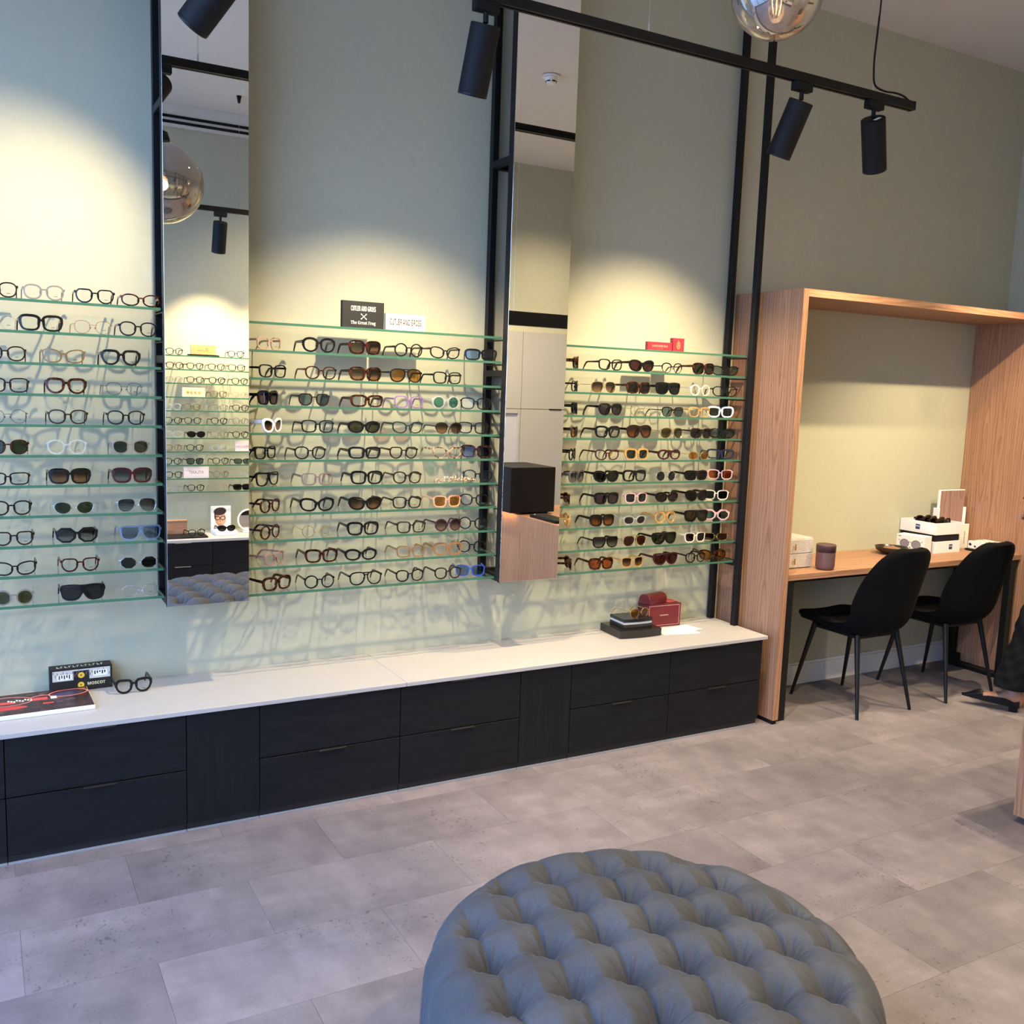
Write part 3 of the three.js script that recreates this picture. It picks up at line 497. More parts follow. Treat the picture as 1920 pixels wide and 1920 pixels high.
// ---------------------------------------------------------------- oak surround with desk
{
  const t = thing('oak_surround', 'tall oak box surround framing the desk niche on the back wall', 'surround');
  const xl = 3.467, xr = 5.462, D = 0.47, top = 2.165, th = 0.036;
  part(t, 'side_panel', bx(xl, xl + th, 0.022, top, 0.001, D, 0.001, 'y', 0.1, 0.3), M.oak); part(t, 'side_panel', bx(xr - th, xr, 0.022, top, 0.001, D, 0.001, 'y', 0.45, 0.9), M.oak);
  part(t, 'top_panel', bx(xl + th, xr - th, top - th, top, 0.001, D, 0.001, 'x', 0.2, 0.2), M.oak);
  part(t, 'foot_strip', bx(xl + 0.004, xl + th - 0.004, 0, 0.022, 0.03, D - 0.008, 0.001), M.blackMatte); part(t, 'foot_strip', bx(xr - th + 0.004, xr - 0.004, 0, 0.022, 0.03, D - 0.008, 0.001), M.blackMatte);
  const d = thing('desk', 'long oak desk top with black steel frame legs inside the oak surround', 'desk');
  part(d, 'desk_top', bx(xl + th + 0.001, xr - th - 0.001, 0.733, 0.765, 0.002, 0.447, 0.002, 'x', 0.1, 0.1), M.oak);
  part(d, 'rail', bx(xl + th + 0.02, xr - th - 0.02, 0.715, 0.7325, 0.38, 0.415, 0.001), M.blackSteel);
  for (const x of [xl + th + 0.05, xr - th - 0.05]) part(d, 'leg_frame', merge([bx(x - 0.025, x + 0.025, 0, 0.732, 0.40, 0.44, 0.002), bx(x - 0.025, x + 0.025, 0, 0.732, 0.06, 0.10, 0.002), bx(x - 0.025, x + 0.025, 0, 0.025, 0.10, 0.40, 0.002), bx(x - 0.025, x + 0.025, 0.025, 0.08, 0.09, 0.13, 0.002)]), M.blackSteel);
}
const DT = 0.7655;
{ // on the desk
  let t = thing('drawer_organiser', 'small grey linen two-drawer organiser with gold knobs at the left desk end', 'drawers', [3.67, DT, 0.235], 0);
  const lin = std(C(1, 1, 1), 0.9, { map: linenTex });
  part(t, 'case', bx(-0.145, 0.145, 0, 0.158, -0.12, 0.084, 0.003), lin);
  for (const y of [0.004, 0.079]) { const w = part(t, 'drawer', bx(-0.142, 0.142, y, y + 0.072, 0.0835, 0.092, 0.002), lin); part(w, 'knob', merge([cyl(V(0, y + 0.036, 0.093), V(0, y + 0.036, 0.108), 0.003), cyl(V(0, y + 0.02, 0.108), V(0, y + 0.052, 0.108), 0.0045, 0.0035, 10)]), M.gold); }
  t = thing('tumbler', 'mauve-brown lidded tumbler on the desk in front of the linen drawers', 'cup', [3.838, DT, 0.392]);
  const cup = std(C(0.125, 0.062, 0.058), 0.5);
  part(t, 'body', lathe([[0, 0], [0.038, 0], [0.045, 0.005], [0.049, 0.02], [0.049, 0.092], [0.0485, 0.094], [0, 0.094]]), cup); part(t, 'lid', lathe([[0, 0.094], [0.050, 0.094], [0.0505, 0.128], [0.0485, 0.132], [0.044, 0.128], [0, 0.127]]), std(C(0.09, 0.045, 0.043), 0.5));
  t = thing('bowl', 'dark shallow bowl holding a brown cloth on the desk left of the boxes', 'bowl', [4.625, DT, 0.165]);
  part(t, 'bowl', lathe([[0, 0], [0.05, 0], [0.085, 0.022], [0.092, 0.042], [0.088, 0.042], [0.08, 0.024], [0.045, 0.006], [0, 0.005]]), std(C(0.02, 0.014, 0.011), 0.3)); part(t, 'cloth', (() => { const g = new THREE.SphereGeometry(0.06, 20, 8, 0, 7, 0, 1.5); g.scale(1.1, 0.42, 0.9); const p = g.attributes.position; for (let i = 0; i < p.count; i++) p.setY(i, p.getY(i) + 0.004 * Math.sin(p.getX(i) * 130) * Math.cos(p.getZ(i) * 90)); g.computeVertexNormals(); g.translate(0, 0.018, 0); return g; })(), std(C(0.24, 0.12, 0.06), 0.8));
  const lensCard = block('lens_card', 'white folded card printed with round grey sunglasses, in front of the white boxes', 'card', 4.715, 4.885, DT, DT + 0.105, 0.275, 0.085, M.white, printed(canvasTex(420, 260, (g, W, Hh) => { g.fillStyle = '#efe8dc'; g.fillRect(0, 0, W, Hh); g.fillStyle = '#2a2a2a'; g.fillRect(18, 18, 46, 10); g.fillStyle = '#8d8588'; g.strokeStyle = '#3a3634'; g.lineWidth = 7; for (const x of [120, 295]) { g.beginPath(); g.ellipse(x, 125, 66, 60, 0, 0, 7); g.fill(); g.stroke(); } g.beginPath(); g.moveTo(186, 105); g.quadraticCurveTo(208, 88, 230, 105); g.stroke(); g.beginPath(); g.moveTo(50, 90); g.lineTo(24, 76); g.moveTo(362, 90); g.lineTo(392, 70); g.stroke(); g.fillStyle = '#2a2a2a'; g.fillRect(200, 170, 16, 14); g.fillRect(330, 232, 40, 6); })));
  lensCard.position.set(4.757, DT, 0.187); lensCard.rotation.y = -1.36;
  const logo = printed(canvasTex(64, 64, (g, W, Hh) => { g.fillStyle = '#22306e'; g.beginPath(); g.moveTo(4, 4); g.lineTo(60, 4); g.lineTo(60, 46); g.quadraticCurveTo(32, 60, 4, 46); g.closePath(); g.fill(); g.fillStyle = '#fff'; g.font = 'bold 20px sans-serif'; g.textAlign = 'center'; g.fillText('ZEISS', 32, 32); }));
  const tray = (y, label, onSide) => {
    const q = thing('lens_tray', label, 'tray', [5.0, y, 0.13]), w = 0.232, h = 0.070, d = 0.25, wl = 0.004;
    part(q, 'tray_box', merge([bx(-w / 2, w / 2, 0, 0.004, -d / 2, d / 2, 0), bx(-w / 2, w / 2, 0.004, h, d / 2 - wl, d / 2, 0.001), bx(-w / 2, w / 2, 0.004, h, -d / 2, -d / 2 + wl, 0.001), bx(-w / 2, -w / 2 + wl, 0.004, h, -d / 2 + wl, d / 2 - wl, 0.001), bx(w / 2 - wl, w / 2, 0.004, h, -d / 2 + wl, d / 2 - wl, 0.001)]), M.white);
    part(q, 'liner', bx(-w / 2 + wl + 0.001, w / 2 - wl - 0.001, 0.0045, onSide ? 0.036 : 0.108, -d / 2 + wl + 0.001, d / 2 - wl - 0.001, 0.006), M.blackMatte, 'black foam liner');
    const g = new THREE.PlaneGeometry(0.03, 0.03); if (onSide) { g.rotateY(-Math.PI / 2); g.translate(-w / 2 - 0.0005, h * 0.5, 0.0); } else g.translate(0.03, h * 0.5, d / 2 + 0.0005);
    part(q, 'logo', g, logo);
  };
  tray(DT + 0.0002, 'white tray with a blue square logo, lower of the two stacked on the desk', false);
  tray(DT + 0.1094, 'white tray holding dark sunglasses, upper of the two stacked on the desk', true);
  ['nearest the front', 'second from the front', 'third from the front', 'at the back'].forEach((w, i) => {
    const G = specGeo('panto', 'b'), o = thing('sunglasses', 'folded dark brown sunglasses ' + w + ' of the upper white tray on the desk', 'sunglasses', [5.0, DT + 0.1094 + 0.0365, 0.225 - i * 0.047], (i % 2 ? -0.06 : 0.06), 'sunglasses in the white tray');
    part(o, 'front_frame', G.front, FRAME.brown[1]); part(o, 'lens', G.lensL, LENS.dark[1]); part(o, 'lens', G.lensR, LENS.dark[1]);
    for (const [s, g] of [[1, G.tR], [-1, G.tL]]) { const m = part(o, 'temple', g, FRAME.brown[1]), px = s * G.width / 2, pz = -0.011, a = s * 1.48; m.rotation.y = a; m.position.set(px - (px * Math.cos(a) + pz * Math.sin(a)), 0, pz - (-px * Math.sin(a) + pz * Math.cos(a)) - (s > 0 ? 0.004 : 0.010)); }
  });
  block('leaflet_holder', 'slim white upright booklet box with a vertical line of print, behind the trays', 'box', 5.215, 5.30, DT, DT + 0.150, 0.175, 0.012, M.white, printed(canvasTex(128, 256, (g, W, Hh) => { g.fillStyle = '#efe9de'; g.fillRect(0, 0, W, Hh); g.save(); g.translate(76, 210); g.rotate(-Math.PI / 2); g.fillStyle = '#6a6a72'; for (let i = 0; i < 11; i++) g.fillRect(i * 13, -12, 8, 12 + (i % 3) * 3); g.restore(); })));
  t = thing('table_mirror', 'white-framed table mirror standing upright at the back right of the desk', 'mirror', [5.255, DT, 0.075], 0);
  const pan = part(t, 'frame', bx(-0.118, 0.118, 0.06, 0.35, -0.016, 0, 0.002), M.white); part(t, 'mirror_glass', bx(-0.114, 0.115, 0.066, 0.346, 0.0003, 0.0022, 0), M.mirror); part(t, 'stand', merge([bx(-0.131, -0.1185, 0, 0.24, -0.03, 0.01, 0.002), bx(0.1185, 0.131, 0, 0.24, -0.03, 0.01, 0.002), bx(-0.131, 0.131, 0, 0.012, -0.05, 0.04, 0.002)]), M.white);
  t = thing('patterned_box', 'white box with black dots on a black tray at the right desk end', 'box', [5.31, DT, 0.285]);
  part(t, 'tray', bx(-0.09, 0.09, 0, 0.012, -0.07, 0.07, 0.002), M.blackMatte); part(t, 'body', bx(-0.078, 0.078, 0.0125, 0.058, -0.06, 0.06, 0.003), std(C(1, 1, 1), 0.5, { map: canvasTex(128, 128, (g, W, Hh) => { g.fillStyle = '#f2ece2'; g.fillRect(0, 0, W, Hh); g.fillStyle = '#1b1918'; for (const [a, b, r] of [[24, 30, 13], [80, 22, 10], [60, 70, 15], [110, 84, 11], [22, 100, 12], [90, 116, 9]]) { g.beginPath(); g.ellipse(a, b, r, r * 0.8, 0.4, 0, 7); g.fill(); } }) }));
  t.children[1].material.map.wrapS = t.children[1].material.map.wrapT = THREE.RepeatWrapping; t.children[1].material.map.repeat.set(12, 12);
}
// ---------------------------------------------------------------- two black upholstered shell chairs
function makeChair(label, x, z, turn) {
  const t = thing('shell_chair', label, 'chair', [x, 0, z], turn, 'black shell chairs at the desk');
  // profile of the shell from seat front to top of the back: [height, z, half width, sag of the edges]
  const P = [[0.446, -0.262, 0.135], [0.456, -0.235, 0.185], [0.458, -0.16, 0.212], [0.447, -0.05, 0.222], [0.437, 0.07, 0.222], [0.452, 0.165, 0.222], [0.505, 0.225, 0.226], [0.585, 0.258, 0.232], [0.68, 0.284, 0.230], [0.77, 0.305, 0.216], [0.845, 0.322, 0.184], [0.888, 0.332, 0.132], [0.905, 0.336, 0.07]];
  const cr = k => new THREE.CatmullRomCurve3(P.map(p => V(k(p), 0, 0)), false, 'centripetal');
  const cv = new THREE.CatmullRomCurve3(P.map(p => V(p[2], p[0], p[1])), false, 'centripetal'), NU = 26, NV = 54, top = [], bot = [];
  for (let j = 0; j <= NV; j++) {
    const c = cv.getPoint(j / NV), d = cv.getTangent(j / NV), nrm = V(0, -d.z, d.y).normalize(); // towards the sitter: up on the seat, forwards on the back
    if (nrm.y < 0 && nrm.z > 0) nrm.negate();
    const n = V(0, d.z > 0 ? d.z : -d.z, d.z > 0 ? -d.y : d.y).normalize();
    const s = j / NV, lift = 0.012 + 0.085 * Math.exp(-(((s - 0.58) / 0.25) ** 2));
    for (let i = 0; i <= NU; i++) {
      const u = i / NU * 2 - 1, e = Math.abs(u), hw = c.x;
      const base = V(u * hw, c.y, c.z).addScaledVector(n, lift * e ** 2.4);
      const rim = Math.sqrt(Math.max(0, 1 - e ** 8)) * Math.sqrt(Math.max(0, 1 - Math.max(0, (0.04 - s) / 0.04) ** 2)) * Math.sqrt(Math.max(0, 1 - Math.max(0, (s - 0.965) / 0.035) ** 2));
      top.push(base.clone().addScaledVector(n, 0.019 * rim + 0.0005)); bot.push(base.clone().addScaledVector(n, -(0.019 + 0.016 * (1 - sst(0.42, 0.7, s))) * rim - 0.0005));
    }
  }
  const pos = [], idx = [], uv = [], all = [...top, ...bot], o = top.length, W = NU + 1;
  all.forEach((p, k) => { pos.push(p.x, p.y, p.z); uv.push(p.x + 0.5, p.y + p.z); });
  for (let j = 0; j < NV; j++) for (let i = 0; i < NU; i++) { const a = j * W + i, b = a + 1, c = a + W, d = c + 1; idx.push(a, c, b, b, c, d, o + a, o + b, o + c, o + b, o + d, o + c); }
  for (let j = 0; j < NV; j++) for (const i of [0, NU]) { const a = j * W + i, c = a + W; i ? idx.push(a, c, o + a, c, o + c, o + a) : idx.push(a, o + a, c, c, o + a, o + c); }
  for (const j of [0, NV]) for (let i = 0; i < NU; i++) { const a = j * W + i, b = a + 1; j ? idx.push(a, o + a, b, b, o + a, o + b) : idx.push(a, b, o + a, b, o + b, o + a); }
  const g = new THREE.BufferGeometry(); g.setAttribute('position', new THREE.Float32BufferAttribute(pos, 3)); g.setAttribute('uv', new THREE.Float32BufferAttribute(uv, 2)); g.setIndex(idx); g.computeVertexNormals();
  const m = part(t, 'seat_shell', g, M.chair); m.material.side = THREE.DoubleSide;
  for (const [sx, sz] of [[-1, -1], [1, -1], [-1, 1], [1, 1]]) part(t, 'leg', merge([cyl(V(sx * 0.203, 0, sz * 0.232), V(sx * 0.15, 0.425, sz * 0.145), 0.0085, 0.0155, 14)]), M.blackSteel);
  part(t, 'under_frame', merge([bx(-0.15, 0.15, 0.402, 0.418, -0.15, -0.12, 0.003), bx(-0.15, 0.15, 0.402, 0.418, 0.12, 0.15, 0.003), bx(-0.15, -0.12, 0.402, 0.418, -0.12, 0.12, 0.003), bx(0.12, 0.15, 0.402, 0.418, -0.12, 0.12, 0.003)]), M.blackSteel);
  return t;
}
makeChair('black upholstered shell chair nearer the left oak panel, pushed under the desk', 4.142, 0.362, 0.0);
makeChair('black upholstered shell chair at the right desk end, next to the walking person', 4.835, 0.372, 0.0);
// ---------------------------------------------------------------- deep-buttoned round ottoman
{
  const t = thing('ottoman', 'large round blue-grey velvet ottoman with deep-buttoned top in the foreground', 'ottoman', [1.295, 0, 2.275]);
  const A = [0.130, 0.024], B = [-0.024, 0.142], O = [1.201 - 1.295, 2.222 - 2.275], det = A[0] * B[1] - A[1] * B[0];
  const lat = (x, z) => { const a = x - O[0], b = z - O[1]; return [(a * B[1] - b * B[0]) / det, (b * A[0] - a * A[1]) / det]; };
  const R = 0.508, TOP = 0.412, RC = 0.10, FL = R - RC; // flat radius, then a rounded shoulder, then the side
  const Ltop = FL, Larc = RC * Math.PI / 2, Lside = TOP - RC - 0.03, L = Ltop + Larc + Lside;
  const prof = s => { // radius, height, outward normal (radial, up)
    if (s < Ltop) return [s, TOP + 0.028 * (1 - (s / FL) ** 2), 0.02, 1];
    if (s < Ltop + Larc) { const a = (s - Ltop) / RC; return [FL + RC * Math.sin(a), TOP - RC + RC * Math.cos(a), Math.sin(a), Math.cos(a)]; }
    const q = (s - Ltop - Larc) / Lside; return [R + 0.012 * Math.sin(q * Math.PI) - 0.014 * q, TOP - RC - q * Lside, 1, 0];
  };
  // buttons that lie on the top; folds run between neighbours
  const ok = (i, j) => { const x = O[0] + i * A[0] + j * B[0], z = O[1] + i * A[1] + j * B[1]; return Math.hypot(x, z) < 0.455; };
  const btns = []; for (let i = -5; i <= 5; i++) for (let j = -5; j <= 5; j++) if (ok(i, j)) btns.push([O[0] + i * A[0] + j * B[0], O[1] + i * A[1] + j * B[1], i, j]);
  const edge = btns.filter(b => Math.hypot(b[0], b[1]) > 0.33).map(b => Math.atan2(b[1], b[0])).sort((a, b) => a - b);
  const wr = (x, z, k) => H[(Math.abs(Math.round(x * 977 + z * 613)) + k * 131) & 65535];
  const NS = 340, NT = 880, pos = [], uv = [], idx = [];
  for (let a = 0; a <= NS; a++) for (let b = 0; b < NT; b++) {
    const s = L * a / NS, th = b / NT * Math.PI * 2; let [r, y, nr, ny] = prof(s);
    const ax = Math.min(s, Ltop + Larc * 0.8), x = Math.cos(th) * ax, z = Math.sin(th) * ax; // unrolled position for the buttoning
    const [li, lj] = lat(x, z), fi = li - Math.floor(li), fj = lj - Math.floor(lj);
    const sharp = q => { const e = Math.min(q, 1 - q); return 1 - Math.exp(-(e * e) / 0.018) * 0.35 - Math.exp(-e / 0.045) * 0.65; };
    let fold = Math.min(sharp(fi), sharp(fj));
    const pil = Math.pow(Math.sin(Math.PI * fi) * Math.sin(Math.PI * fj), 0.6);
    let near = 9, ba = 0, bi = 0; for (const q of btns) { const d = Math.hypot(x - q[0], z - q[1]); if (d < near) { near = d; ba = Math.atan2(z - q[1], x - q[0]); bi = q[2] * 7 + q[3] * 3; } }
    const inside = sst(0.50, 0.40, ax), deep = Math.exp(-((near / 0.031) ** 1.25));
    const wrinkle = Math.sin(ba * 9 + bi) * Math.exp(-(((near - 0.035) / 0.025) ** 2)) * 0.0022 + Math.sin(ba * 19 + bi * 2) * Math.exp(-(((near - 0.028) / 0.018) ** 2)) * 0.0016;
    const gi = 1 - Math.exp(-((Math.min(fi, 1 - fi) / 0.05) ** 1.4)), gj = 1 - Math.exp(-((Math.min(fj, 1 - fj) / 0.05) ** 1.4)), gg = gi * gj;
    const crease = gg + (1 - gg) * 0.22 * sst(0.015, 0.075, near);
    let h = inside * (0.006 * crease + 0.012 * pil - 0.003) - deep * 0.046 * (inside * 0.8 + 0.2) - inside * 0.015 * Math.exp(-((near / 0.05) ** 2)) + wrinkle * inside;
    if (s > Ltop + Larc * 0.2) { // pleats that run from the outer buttons down the side
      let m = 9; for (const e of edge) { let d = Math.abs(th - (e < 0 ? e + 2 * Math.PI : e)); d = Math.min(d, 2 * Math.PI - d); m = Math.min(m, d); }
      const fade = sst(Ltop + Larc * 0.2, Ltop + Larc * 0.7, s) * mix(1, 0.35, sst(Ltop + Larc, L, s));
      h += fade * (0.010 * (1 - Math.exp(-m / 0.05)) - 0.006) + fade * 0.0012 * Math.sin(th * 90 + Math.sin(s * 20) * 2) * Math.exp(-m / 0.08);
    }
    r += nr * h; y += ny * h; if (a === 0) r = 0;
    pos.push(Math.cos(th) * r, y, Math.sin(th) * r); uv.push(Math.cos(th) * s, Math.sin(th) * s);
  }
  for (let a = 0; a < NS; a++) for (let b = 0; b < NT; b++) { const c = (b + 1) % NT, p = a * NT + b, q = a * NT + c, u = p + NT, w = q + NT; idx.push(p, q, u, q, w, u); }
  const g = new THREE.BufferGeometry(); g.setAttribute('position', new THREE.Float32BufferAttribute(pos, 3)); g.setAttribute('uv', new THREE.Float32BufferAttribute(uv, 2)); g.setIndex(idx); g.computeVertexNormals();
  part(t, 'upholstery', g, M.velvet);
  part(t, 'base', (() => { const q = new THREE.CylinderGeometry(0.455, 0.455, 0.04, 64); q.translate(0, 0.02, 0); return q; })(), M.blackMatte);
  const bg = new THREE.SphereGeometry(0.010, 14, 8); bg.scale(1, 0.55, 1);
  for (const q of btns) { const r = Math.hypot(q[0], q[1]); let [pr, y, nr, ny] = prof(r); const dd = -0.046; const m = part(t, 'button', bg, M.velvet); const k = r > 0 ? (pr + nr * dd) / r : 1; m.position.set(q[0] * k, y + ny * dd, q[1] * k); }
}

// ---------------------------------------------------------------- track lights
function track(x0, x1, z, y, label, wires) {
  const t = thing('lighting_track', label, 'track');
  part(t, 'rail', merge([bx(x0, x1, y - 0.003, y + 0.017, z - 0.0175, z + 0.0175, 0.001), bx(x0, x1, y - 0.017, y - 0.003, z - 0.0175, z - 0.006, 0.001), bx(x0, x1, y - 0.017, y - 0.003, z + 0.006, z + 0.0175, 0.001)]), M.blackSteel);
  part(t, 'end_cap', bx(x1, x1 + 0.012, y - 0.018, y + 0.018, z - 0.0185, z + 0.0185, 0.002), M.blackMatte); part(t, 'end_cap', bx(x0 - 0.012, x0, y - 0.018, y + 0.018, z - 0.0185, z + 0.0185, 0.002), M.blackMatte);
  for (const x of wires) { part(t, 'suspension_wire', cyl(V(x, y + 0.017, z), V(x, CEIL - 0.05, z), 0.0009, 0.0009, 6), M.chrome); part(t, 'ceiling_cup', (() => { const g = lathe([[0, 0], [0.008, 0], [0.018, 0.05], [0, 0.05]], 18); return g.translate(x, CEIL - 0.0505, z); })(), M.blackMatte); part(t, 'wire_gripper', cyl(V(x, y + 0.017, z), V(x, y + 0.05, z), 0.004, 0.003, 10), M.chrome); }
  return t;
}
const lampBody = lathe([[0.0, 0.015], [0.047, 0.015], [0.05, 0.012], [0.05, -0.205], [0.0455, -0.205], [0.0455, -0.19], [0.0, -0.19]], 36);
const lampDisc = (() => { const g = new THREE.CylinderGeometry(0.044, 0.044, 0.002, 32); return g.translate(0, -0.1925, 0); })();
const lampBezel = lathe([[0.0458, -0.207], [0.0502, -0.207], [0.0502, -0.196], [0.0458, -0.196]], 36);
function spot(label, x, y, z, dir, power = SPOT, angle = 36, col = WARM) {
  const d = V(...dir).normalize(), t = thing('track_spotlight', label, 'spotlight', [x, y, z], 0, 'black cylinder track spotlights');
  part(t, 'adapter', bx(-0.045, 0.045, -0.017 - 0.034, -0.0175, -0.017, 0.017, 0.003), M.blackMatte);
  part(t, 'stem', cyl(V(0, -0.051, 0), V(0, -0.083, 0), 0.009, 0.009, 12), M.blackSteel);
  const head = V(0, -0.09, 0), q = new THREE.Quaternion().setFromUnitVectors(V(0, -1, 0), d), off = head.clone().addScaledVector(d, 0.012);
  for (const [n, g, m] of [['housing', lampBody, M.blackMatte], ['bezel', lampBezel, M.blackSteel], ['lamp_lens', lampDisc, M.glow]]) { const p = part(t, n, g, m); p.position.copy(off); p.quaternion.copy(q); }
  if (/turned away to the desk/.test(label)) { const s = part(t, 'sticker', new THREE.BoxGeometry(0.034, 0.0006, 0.016), M.paper, 'small white printed sticker'); s.position.copy(off).addScaledVector(d, -0.0156); s.quaternion.copy(q); s.translateZ(0.022); }
  const L = new THREE.SpotLight(col, power, 0, THREE.MathUtils.degToRad(angle), 1, 2), w = V(x, y, z).add(off).addScaledVector(d, 0.21);
  L.position.copy(w); L.target.position.copy(w.clone().add(d)); L.castShadow = true; L.shadow.radius = 0.6; scene.add(L, L.target);
}
const TY = 2.915, TZ = 0.90;
const trk = track(-0.7, 3.58, TZ, TY, 'long black lighting track hanging in front of the back wall on wires', [-0.3, 0.85, 2.165, 3.34]);
part(trk, 'power_cable', tube([V(3.335, CEIL, TZ), V(3.345, 3.3, TZ), V(3.335, 3.02, TZ), V(3.345, 2.96, TZ + 0.004), V(3.40, 2.945, TZ + 0.006), V(3.47, 2.95, TZ + 0.004), V(3.53, 2.948, TZ), V(3.565, 2.935, TZ)], 0.0042, 80, 8), M.blackMatte);
spot('black track spotlight above the left tall mirror, turned to the left rack', 0.70, TY, TZ, [-0.47, -0.69, -0.55], SPOT * 0.62, 44);
spot('black track spotlight in front of the right tall mirror, nearest the camera', 1.506, TY, TZ, [-0.02, -0.935, -0.35], SPOT, 49);
spot('black tilted track spotlight left of the hanging cable', 2.935, TY, TZ, [-0.08, -0.905, -0.41], SPOT, 46);
spot('black track spotlight at the right track end, turned away to the desk', 3.355, TY, TZ, [0.45, -0.85, -0.26], SPOT * 0.8, 42);
track(-0.7, 3.4, 3.92, 2.85, 'black lighting track along the opposite side, seen only in the left mirror', [0.2, 1.735, 3.1]);
spot('black track spotlight of the opposite track, seen in the left mirror', 1.60, 2.85, 3.92, [0.0, -0.93, 0.32], SPOT * 0.85, 44);
spot('black track spotlight of the opposite track, turned to the worktop under the opposite rack', 2.25, 2.85, 3.92, [-0.1, -0.93, 0.32], SPOT * 0.7, 44);
spot('black track spotlight of the opposite track, turned to the tall grey cupboards', 3.05, 2.85, 3.92, [0.75, -0.75, 0.16], SPOT * 1.2, 40);
track(4.4, 5.4, 1.15, TY, 'short black lighting track over the desk, right of the picture', [4.5, 5.3]);
spot('black track spotlight aimed at the desk, right of the picture', 4.75, TY, 1.15, [0.12, -0.91, -0.38], SPOT * 0.85, 48);
{ // linear pendant over the reception counter: the dark bar in the right mirror
  const t = thing('linear_pendant', 'long black linear pendant above the reception counter, seen in the right mirror', 'pendant lamp');
  part(t, 'body', bx(3.2, 4.9, 2.09, 2.19, 2.70, 2.76, 0.004), M.blackSteel); for (const x of [3.4, 4.7]) part(t, 'suspension_wire', cyl(V(x, 2.19, 2.73), V(x, CEIL, 2.73), 0.001, 0.001, 6), M.chrome);
}
// recessed downlights in the part of the ceiling the camera and the mirrors do not see
function downlight(x, z, label, k = 1) {
  const t = thing('recessed_downlight', label, 'ceiling light', [x, CEIL, z], 0, 'recessed ceiling downlights');
  part(t, 'trim_ring', lathe([[0.046, -0.001], [0.062, -0.001], [0.060, -0.006], [0.050, -0.007], [0.046, -0.004]], 36), M.white);
  part(t, 'lamp_lens', (() => { const g = new THREE.CylinderGeometry(0.046, 0.046, 0.003, 32); return g.translate(0, -0.0022, 0); })(), M.glow);
  const L = new THREE.SpotLight(WARM, DOWN * k, 0, THREE.MathUtils.degToRad(62), 1, 2); L.position.set(x, CEIL - 0.012, z); L.target.position.set(x, 0, z); L.castShadow = true; L.shadow.radius = 2.2; scene.add(L, L.target);
}
downlight(0.0, 3.0, 'round recessed ceiling downlight over the entrance', 0.3);
downlight(2.45, 3.5, 'round recessed ceiling downlight between the ottoman and the counter');
downlight(2.3, 2.05, 'round recessed ceiling downlight right behind the smaller globe');
downlight(4.5, 2.2, 'round recessed ceiling downlight over the reception counter');
downlight(4.6, 3.5, 'round recessed ceiling downlight before the grey cupboards');
// smoky mirrored glass globes
function globe(x, y, z, r, label) {
  const t = thing('globe_pendant', label, 'pendant lamp', [x, y, z], 0, 'smoky glass globe pendants');
  const a0 = 0.28, pts = []; for (let i = 0; i <= 40; i++) { const a = a0 + (Math.PI - a0) * i / 40; pts.push([Math.max(0.0001, Math.sin(a) * r), Math.cos(a) * r]); }
  part(t, 'globe', lathe(pts, 64), M.smoke);
  part(t, 'cap', lathe([[0, r * 0.99], [0.042, r * 0.99], [0.042, r + 0.012], [0.03, r + 0.05], [0.008, r + 0.06], [0, r + 0.06]], 28), M.blackMatte);
  part(t, 'socket', cyl(V(0, r * 0.98, 0), V(0, r < 0.15 ? 0.024 : 0.06, 0), 0.019, 0.019, 18), M.blackMatte);
  const b = r < 0.15 ? 0.024 : 0.06; part(t, 'bulb', lathe([[0.0001, b], [0.014, b], [0.016, b - 0.02], [0.030, b - 0.06], [0.030, b - 0.085], [0.018, b - 0.108], [0.0001, b - 0.112]], 20), phy(C(1, 0.93, 0.8), 0.02, { transmission: 1, thickness: 0 }));
  part(t, 'filament', merge([-1, 0, 1].map(k => tube([V(k * 0.006, b - 0.02, 0), V(k * 0.013, b - 0.05, 0.004 * k), V(k * 0.010, b - 0.085, 0)], 0.0013, 12, 6))), M.bulb);
  { const L = new THREE.PointLight(C(1, 0.66, 0.36), BULB, 0, 2); L.position.set(x, y + b - 0.07, z); L.castShadow = true; L.shadow.radius = 1.5; scene.add(L); }
  part(t, 'cord', cyl(V(0, r + 0.06, 0), V(0, CEIL - y, 0), 0.003, 0.003, 8), M.blackMatte);
}
globe(1.946, 2.745, 1.782, 0.125, 'smaller smoky mirrored glass globe pendant with glowing filament, at the top edge');
globe(0.945, 2.70, 2.36, 0.22, 'larger smoky mirrored glass globe pendant, seen in the left mirror');
{
  const t = thing('smoke_detector', 'round white smoke detector on the ceiling, seen in the right mirror', 'smoke detector', [3.33, CEIL, 2.21]);
  part(t, 'base', lathe([[0, -0.016], [0.055, -0.016], [0.058, -0.012], [0.058, 0], [0, 0]]), M.white); part(t, 'head', lathe([[0, -0.055], [0.026, -0.055], [0.030, -0.05], [0.044, -0.02], [0.046, -0.016], [0, -0.016]]), M.white);
  for (let i = 0; i < 6; i++) { const a = i * Math.PI / 3; const g = new THREE.BoxGeometry(0.024, 0.008, 0.004); g.rotateX(0.4); g.translate(0, -0.042, 0.034); g.rotateY(a); part(t, 'vent', g, M.blackMatte); }
}

